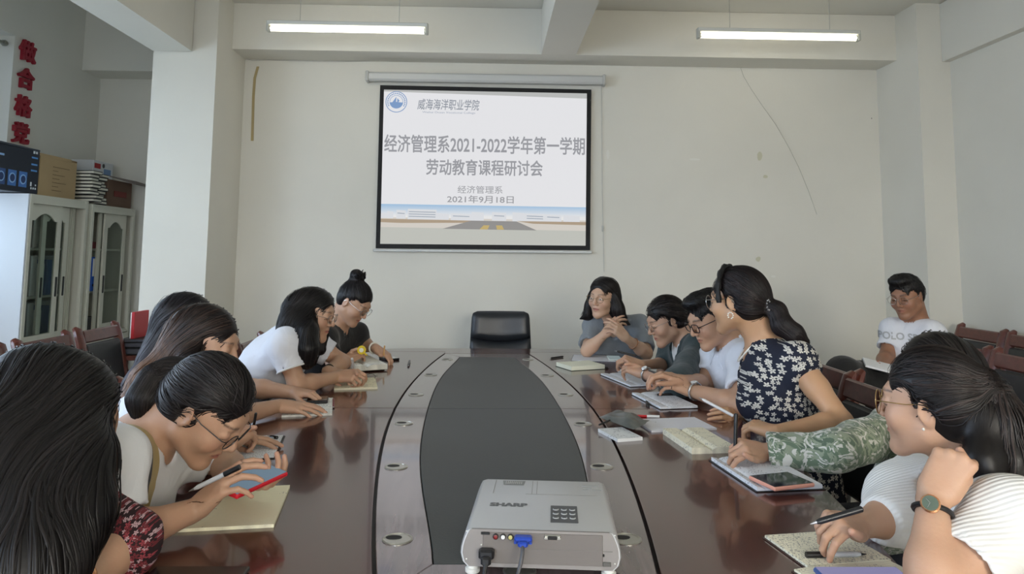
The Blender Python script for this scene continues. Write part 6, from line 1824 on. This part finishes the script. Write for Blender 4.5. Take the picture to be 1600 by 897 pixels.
# ---- 9: man in white shirt
H = Head(A_(1111, 500, 3.12), 194, 24, 0, .98, True)
p = Person('man in a white shirt and black-framed glasses looking down at his phone', (1.12, 3.12, 0), female=False, skin=(190, 148, 120))
neck = A_(1146, 541, 3.13)
ell, wrl = PZ(1160, 634, .79), PZ(1080, 610, .80); elr, wrr = A_(1100, 602, 3.2), A_(1064, 596, 2.98)
p.pose((1.18, 3.16, .55), neck, A_(1166, 562, 2.94), A_(1112, 566, 3.34), H, (-.9, -.15, -.3),
       {'L': (ell, wrl, A_(1030, 588, 2.98) - wrl, (.1, -.5, .8), ((16, 26, 14), (20, 30, 16), (26, 34, 18), (34, 40, 22)), A_(1038, 584, 2.98)), 'R': (elr, wrr, A_(1030, 584, 2.98) - wrr, (.1, .0, 1), 'hold', None)}, 1.0)
p.build_skin(.0040, .009, .0034)
p.garment('shirt', WHT, .014, {'L': .72, 'R': .72}, .008, neckr=.068, neckdrop=.0, wr=.006, label='white short-sleeved collared shirt')
# collar
cn = p.neck + p.up * .026 + p.cf * .004
for q in (-1, 1):
    pts = [cn - p.cf * .055 + p.up * .030 + p.lat * q * .01, cn - p.cf * .02 + p.lat * q * .060 + p.up * .026, cn + p.cf * .045 + p.lat * q * .045 + p.up * .0, cn + p.cf * .085 + p.lat * q * .012 - p.up * .03]
    lo_ = [cn - p.cf * .075 - p.up * .012 + p.lat * q * .01, cn - p.cf * .02 + p.lat * q * .082 - p.up * .014, cn + p.cf * .06 + p.lat * q * .085 - p.up * .035, cn + p.cf * .10 + p.lat * q * .055 - p.up * .078]
    v = []; 
    for a, b in zip(pts, lo_): v += [a, b, b + nrm(b - cn) * .003, a + nrm(a - cn) * .003]
    f = [];
    for i in range(3):
        for k in range(4): f.append((4 * i + k, 4 * i + (k + 1) % 4, 4 * i + 4 + (k + 1) % 4, 4 * i + 4 + k))
    f += [(3, 2, 1, 0), (12, 13, 14, 15)]
    link('collar', v, f, WHT, p.root)
legs(p, BLKT)
def shorthair(p, H, n=420, rad=.0012, col=(20, 19, 20), col2=(44, 42, 42), res=.0045, fl=(0, .5, .3), t=.005, quiff=.02, tint=None):
    d = SDF(); cap(d, H, t=t, hairline=.082, top=.006)
    d.ell(H.w(0, .034, .100 + quiff * .3), V3(.056, .056, .018 + quiff * .5) * H.k, H.R, .02)
    clear_ears(d, H, 1.15); d.ell(H.w(0, -.06, -.085), V3(.10, .08, .050) * H.k, H.R, .01, 's')
    F = np.array(H.R @ V3(*fl))
    return hair_obj(p.root, d, lambda P: np.tile(F, (len(P), 1)) + .6 * (P - H.c) / .1, scalp_seeds(H, n * 2), 5, .008, rad, col, col2, res, off=0., wob=.35)
shorthair(p, H)
H.proj_glasses(p.root, BLKF, .0018, .024, .018, 'square')
watch(p, wrl, ell, (.2, -.75, .65), .033, 'large steel wrist watch', STEEL, mat('watch_face_white', (224, 224, 220), .3), STEEL)
phone('black phone in the hands of the man in the white shirt', (1012, 577), (1048, 592), (1010, 570), .835, BLK, (30, 34, 40), .008, w=.13, h=.065)

# ---- 10: floral dress
H = Head(A_(1153, 473, 2.76), 138, 5, 0, 1.02)
p = Person('woman in a navy floral dress with ponytail, pearl necklace and round glasses', (1.12, 2.62, 0), skin=(190, 148, 114))
neck = A_(1192, 542, 2.74)
ell, wrl = PZ(1316, 660, .80), PZ(1212, 676, .79); elr, wrr = A_(1206, 646, 3.02), A_(1152, 654, 2.74)
p.pose((1.13, 2.70, .52), neck, A_(1246, 566, 2.58), A_(1182, 562, 2.98), H, (-.86, .25, -.25),
       {'L': (ell, wrl, A_(1168, 660, 2.40) - wrl, (.15, -.35, .9), 'hold', None), 'R': (elr, wrr, A_(1118, 642, 2.60) - wrr, (.3, -.75, .4), 'gest', A_(1120, 641, 2.56))}, 1.10)
p.build_skin(.0040, .0085, .0030)
FL2 = flowers_mat('dress_navy_floral', (20, 26, 46), [((206, 202, 192), 42, 0.), ((196, 192, 184), 56, 4.2)], 1, rot=(1.5708, 0, 0), thr=.46, size=.44)
p.garment('dress', FL2, .012, {'L': .24, 'R': .24}, .0065, neckr=.072, neckdrop=.075, wr=.003, open_sleeve=False, label='navy dress with white blossoms and cap sleeves')
p.trousers(FL2, name='skirt')
tie = H.w(.0, -.112, -.018)
ch = [H.w(0, -.14, -.035), A_(1222, 508, 2.64), A_(1242, 522, 2.62), A_(1258, 534, 2.62)]
tailhair(p, H, tie, ch, [.026, .028, .032, .028, .010], 800, 32, .011, .0011, (20, 17, 18), (44, 34, 34), .0048, dict(t=.008, hairline=.078, side=.004))
# pleated headband, clip, earring, necklace
pts = [H.w(.094 * math.cos(a), .030 - .0 * math.sin(a), .022 + .112 * math.sin(a)) for a in np.linspace(-.15, math.pi + .15, 26)]
MB().tube(pts, [.010 + .0025 * math.sin(i * 1.9) for i in range(26)], 8, flat=1.3).build('headband', mat('headband_black', (14, 13, 14), .6, bump=(90, .4)), p.root, smooth=True)
cl_c = H.w(-.03, -.118, -.012)
for i in range(9):
    a = i * .7; q = cl_c + H.R @ V3(-.012 + .016 * math.cos(a), -.012, .018 * math.sin(a))
    MB().lathe([(.001, -.004), (.004, 0), (.001, .004)], q, 8).build('clip_gem', mat('gem_silver', (205, 205, 210), .12, .8), p.root)
er = H.w(-.082, -.004, -.036)
for i in range(9):
    a = i / 8 * math.pi * 1.6 - .6; q = er + H.R @ V3(-.002, .010 * math.cos(a), -.006 + .011 * math.sin(a))
    MB().lathe([(.0005, -.003), (.0027, -.0015), (.0027, .0015), (.0005, .003)], q, 8).build('earring_pearl', mat('pearl', (232, 228, 218), .25), p.root, smooth=True)
nk = []
for a in np.linspace(0, 2 * math.pi, 49):
    f_, l_ = math.cos(a), math.sin(a)
    nk.append(p.neck + p.cf * (.012 + .060 * f_ + (.028 if f_ > 0 else 0) * f_) + p.lat * .066 * l_ + p.up * (.028 - .060 * max(0, f_) ** 1.5))
MB().tube(nk, .0034, 6, caps=False).build('pearl_necklace', mat('pearl', (232, 228, 218), .25), p.root, smooth=True)
H.proj_glasses(p.root, SILV, .0014, .026, .024)
pen('stylus_pen', 'white pen held in the right hand of the woman in the floral dress', A_(1092, 621, 2.56), A_(1146, 650, 2.52), .0052, (230, 230, 232))

# ---- 11: camouflage-patterned blouse
H = Head(A_(1464, 588, 2.10), 176, 16, 0, .94)
p = Person('woman in a green and white camouflage-pattern blouse, writing, head mostly hidden', (1.2, 2.14, 0))
neck = A_(1462, 676, 2.12)
elr, wrr = PZ(1306, 706, .80), PZ(1190, 706, .785); ell, wrl = V3(1.22, 1.92, .70), V3(1.02, 2.02, .58)
p.pose((1.30, 2.16, .55), neck, A_(1484, 722, 1.96), A_(1404, 668, 2.32), H, (-.95, .1, -.2),
       {'R': (elr, wrr, A_(1150, 695, 2.06) - wrr, (.2, -.5, .8), 'write', A_(1146, 700, 2.02)), 'L': (ell, wrl, (-1, .2, -.2), (0, 0, 1), 'relax', None)}, 1.04)
p.build_skin(.006, .010, .0032)
m = cloth_mat('camo_green', (128, 140, 116)); t = NT(m)
n1 = t.noise(13, 3, None, 2.6); n2 = t.noise(19, 2, t.mapping(t.obj(), loc=(3, 1, 2)), 3.4)
c_ = t.ramp(n1, [(.0, lin((104, 122, 100))), (.44, lin((104, 122, 100))), (.47, lin((142, 152, 130))), (.56, lin((142, 152, 130))), (.58, lin((90, 106, 88)))])
c_ = t.mix(t.math('GREATER_THAN', n2, .565), c_, lin((206, 204, 196))); t.link(c_, t.b.inputs['Base Color'])
p.garment('blouse', m, .018, {'R': 1.92, 'L': 1.9}, .009, wr=.007, label='long-sleeved blouse in green and white camouflage swirls')
legs(p, JEANS)
longhair(p, H, [([H.w(0, -.05, .0), A_(1500, 620, 2.10), A_(1500, 680, 2.10)], [.085, .075, .05])], 260, 24, .012, .0014, (22, 19, 19), (48, 42, 40), .007, None, .75, None, .3, dict(t=.009, hairline=.074, side=.008))
pen('pen', 'black pen held upright by the woman in the camouflage blouse', PZ(1148, 722, .765), A_(1150, 646, 2.10), .0052, BLK)

# ---- 12: white ribbed sweater, nearest on the right
H = Head(A_(1454, 636, 1.50), 136, 2, 2, .91)
p = Person('woman in a white ribbed sweater with a long ponytail, nearest the camera on the right', (1.1, 1.4, 0))
neck = A_(1512, 742, 1.50)
ell, wrl = PZ(1452, 930, .79), A_(1458, 776, 1.30); elr, wrr = PZ(1400, 806, .80), PZ(1338, 822, .80)
p.pose((1.22, 1.40, .55), neck, A_(1582, 806, 1.30), A_(1446, 762, 1.72), H, (-.9, .2, -.3),
       {'L': (ell, wrl, A_(1494, 712, 1.30) - wrl, (-.55, -.75, .1), 'fist', wrl + nrm(A_(1494, 712, 1.30) - wrl) * .085 + V3(.022, .028, 0)), 'R': (elr, wrr, A_(1296, 812, 1.44) - wrr, (.2, -.3, .9), 'write', A_(1300, 812, 1.37))}, 1.02)
p.build_skin(.0036, .008, .0026)
m = cloth_mat('sweater_white', (226, 224, 220)); t = NT(m)
sx = t.n.new('ShaderNodeSeparateXYZ'); t.link(t.obj(), sx.inputs[0])
ph_ = t.math('MULTIPLY', t.math('ADD', t.math('MULTIPLY', sx.outputs[1], 1.0), t.math('MULTIPLY', sx.outputs[2], .75)), 620)
h_ = t.math('ADD', t.math('SINE', ph_), t.math('MULTIPLY', t.noise(8, 3), 1.2)); t.bump(h_, .3, .004)
sh0, el0 = p.sh['R'], np.array(elr)
def batwing(d):
    for q, f2 in (('R', 1.),):
        s0 = p.sh[q]; e0 = np.array(p.armdef[q][0], float); ww = np.array(p.armdef[q][1], float)
        ends = e0 + (ww - e0) * (.45 if q == 'R' else .0)
        d.cone(s0 + (e0 - s0) * .2, s0 + (e0 - s0) * .75, .070, .058, .06)
        d.cone(p.waist + (s0 - p.waist) * .4, s0 + (e0 - s0) * .6, .11, .07, .08)
p.garment('ribbed_sweater', m, .014, {'R': 1.42, 'L': .62}, .0075, neckr=.078, neckdrop=.035, wr=.006, extra=batwing, label='white ribbed batwing sweater')
legs(p, JEANS)
tie = H.w(.015, -.112, .042)
ch = [A_(1538, 612, 1.44), A_(1560, 660, 1.42), A_(1572, 720, 1.40), A_(1580, 790, 1.38), A_(1592, 870, 1.36)]
ch2 = [tie, A_(1535, 650, 1.42), A_(1535, 720, 1.38), A_(1560, 790, 1.34)]
tailhair(p, H, tie, ch, [.028, .038, .046, .046, .036, .022], 1300, 52, .012, .0010, (20, 17, 17), (50, 40, 38), .0048, dict(t=.009, hairline=.078), lambda d: d.chain(ch2, [.02, .03, .03, .012], .02))
band(p, tie + (H.R @ V3(0, -.012, .0)), H.R @ V3(0, 1, -.1), .028, .007, mat('hair_tie_black', (22, 20, 22), .7), 'hair_tie')
H.proj_glasses(p.root, GOLDF, .0010, .027, .026)
watch(p, wrl, ell, (-.6, -.8, .1), .029, 'small rose-gold wrist watch on black strap', BLKP, mat('watch_face_green', (90, 104, 92), .3), GOLD)
MB().lathe([(.001, -.003), (.0035, 0), (.001, .003)], H.w(-.081, -.002, -.032), 10).build('earring', mat('pearl', (232, 228, 218), .25), p.root, smooth=True)
pen('pen', 'black pen held by the woman in the white ribbed sweater', A_(1266, 819, 1.40), A_(1348, 795, 1.40), .0056, (28, 30, 34))

# ---- 13: man sitting back by the right wall
H = Head(A_(1417, 465, 4.02), 212, 14, -3, .97, True)
p = Person('young man in a lettered white T-shirt sitting by the right wall', (2.3, 4.0, 0), female=False, skin=(150, 108, 84))
neck = A_(1430, 505, 4.06)
elr, wrr = A_(1386, 556, 4.06), A_(1374, 580, 3.86); ell, wrl = A_(1452, 566, 3.9), A_(1405, 590, 3.76)
p.pose((2.36, 4.04, .54), neck, A_(1457, 522, 3.96), A_(1397, 517, 4.12), H, (-.75, -.6, -.15),
       {'R': (elr, wrr, (-.8, -.6, -.1), (0, 0, 1), 'hold', None), 'L': (ell, wrl, (-1, .0, .1), (0, 0, -1), 'hold', None)}, .96)
p.build_skin(.0042, .009, .0042)
p.garment('t_shirt', WHT, .011, {'R': .72, 'L': .72}, .008, wr=.006, label='white T-shirt with pale grey lettering')
v, f = text_mesh('POLO SPORT', .052, 0, .0012)
fn_ = lambda P: np.full(len(P), 0.)
cc = A_(1419, 531, 3.86); rx_ = nrm(np.cross(V3(0, 0, 1), V3(.55, .83, 0))) * -1
rx_ = nrm(V3(.83, -.40, -.02)); 
# lettering wrapped on the chest: cast onto the shirt surface
sd = SDF(); p.torso(sd, .016)
P0 = np.array([cc + rx_ * x + V3(0, 0, 1) * y for x, y, z in v], np.float32)
gdir = nrm(V3(-.5, -.86, 0)); P1 = P0 + gdir * .12
for _ in range(40):
    dv = p.gfn(P1, None, 0.); P1 = P1 - gdir * np.clip(dv - .0015, -.02, .02)[:, None] * .7
link('lettering', P1, f, mat('letter_pale', (176, 178, 182), .8), p.root)
p.trousers(BLKT, kr=.082, knee=[A_(1372, 606, 3.72), A_(1318, 585, 3.70)], foot=[V3(1.95, 3.5, .09), V3(1.70, 3.62, .16)], extra=lambda d: d.chain([A_(1318, 585, 3.70), A_(1350, 594, 3.80), A_(1392, 612, 3.92)], [.082, .092, .10], .03))
shorthair(p, H, quiff=.03)
H.proj_glasses(p.root, SILV, .0010, .025, .021)
nb_ = notebook('lap_notebook', 'open notebook on the lap of the man by the right wall', (1350, 577), (1386, 590), (1360, 563), .012, BLK, WHITE, z=.70, ruled=False, written=.2, w=.18, h=.14, group='notebooks held on laps')
nb_.location = Vector([float(x) for x in A_(1352, 574, 3.66)]); nb_.rotation_euler = (.15, .22, -.35)
print('PEOPLE', time.time() - _t0)
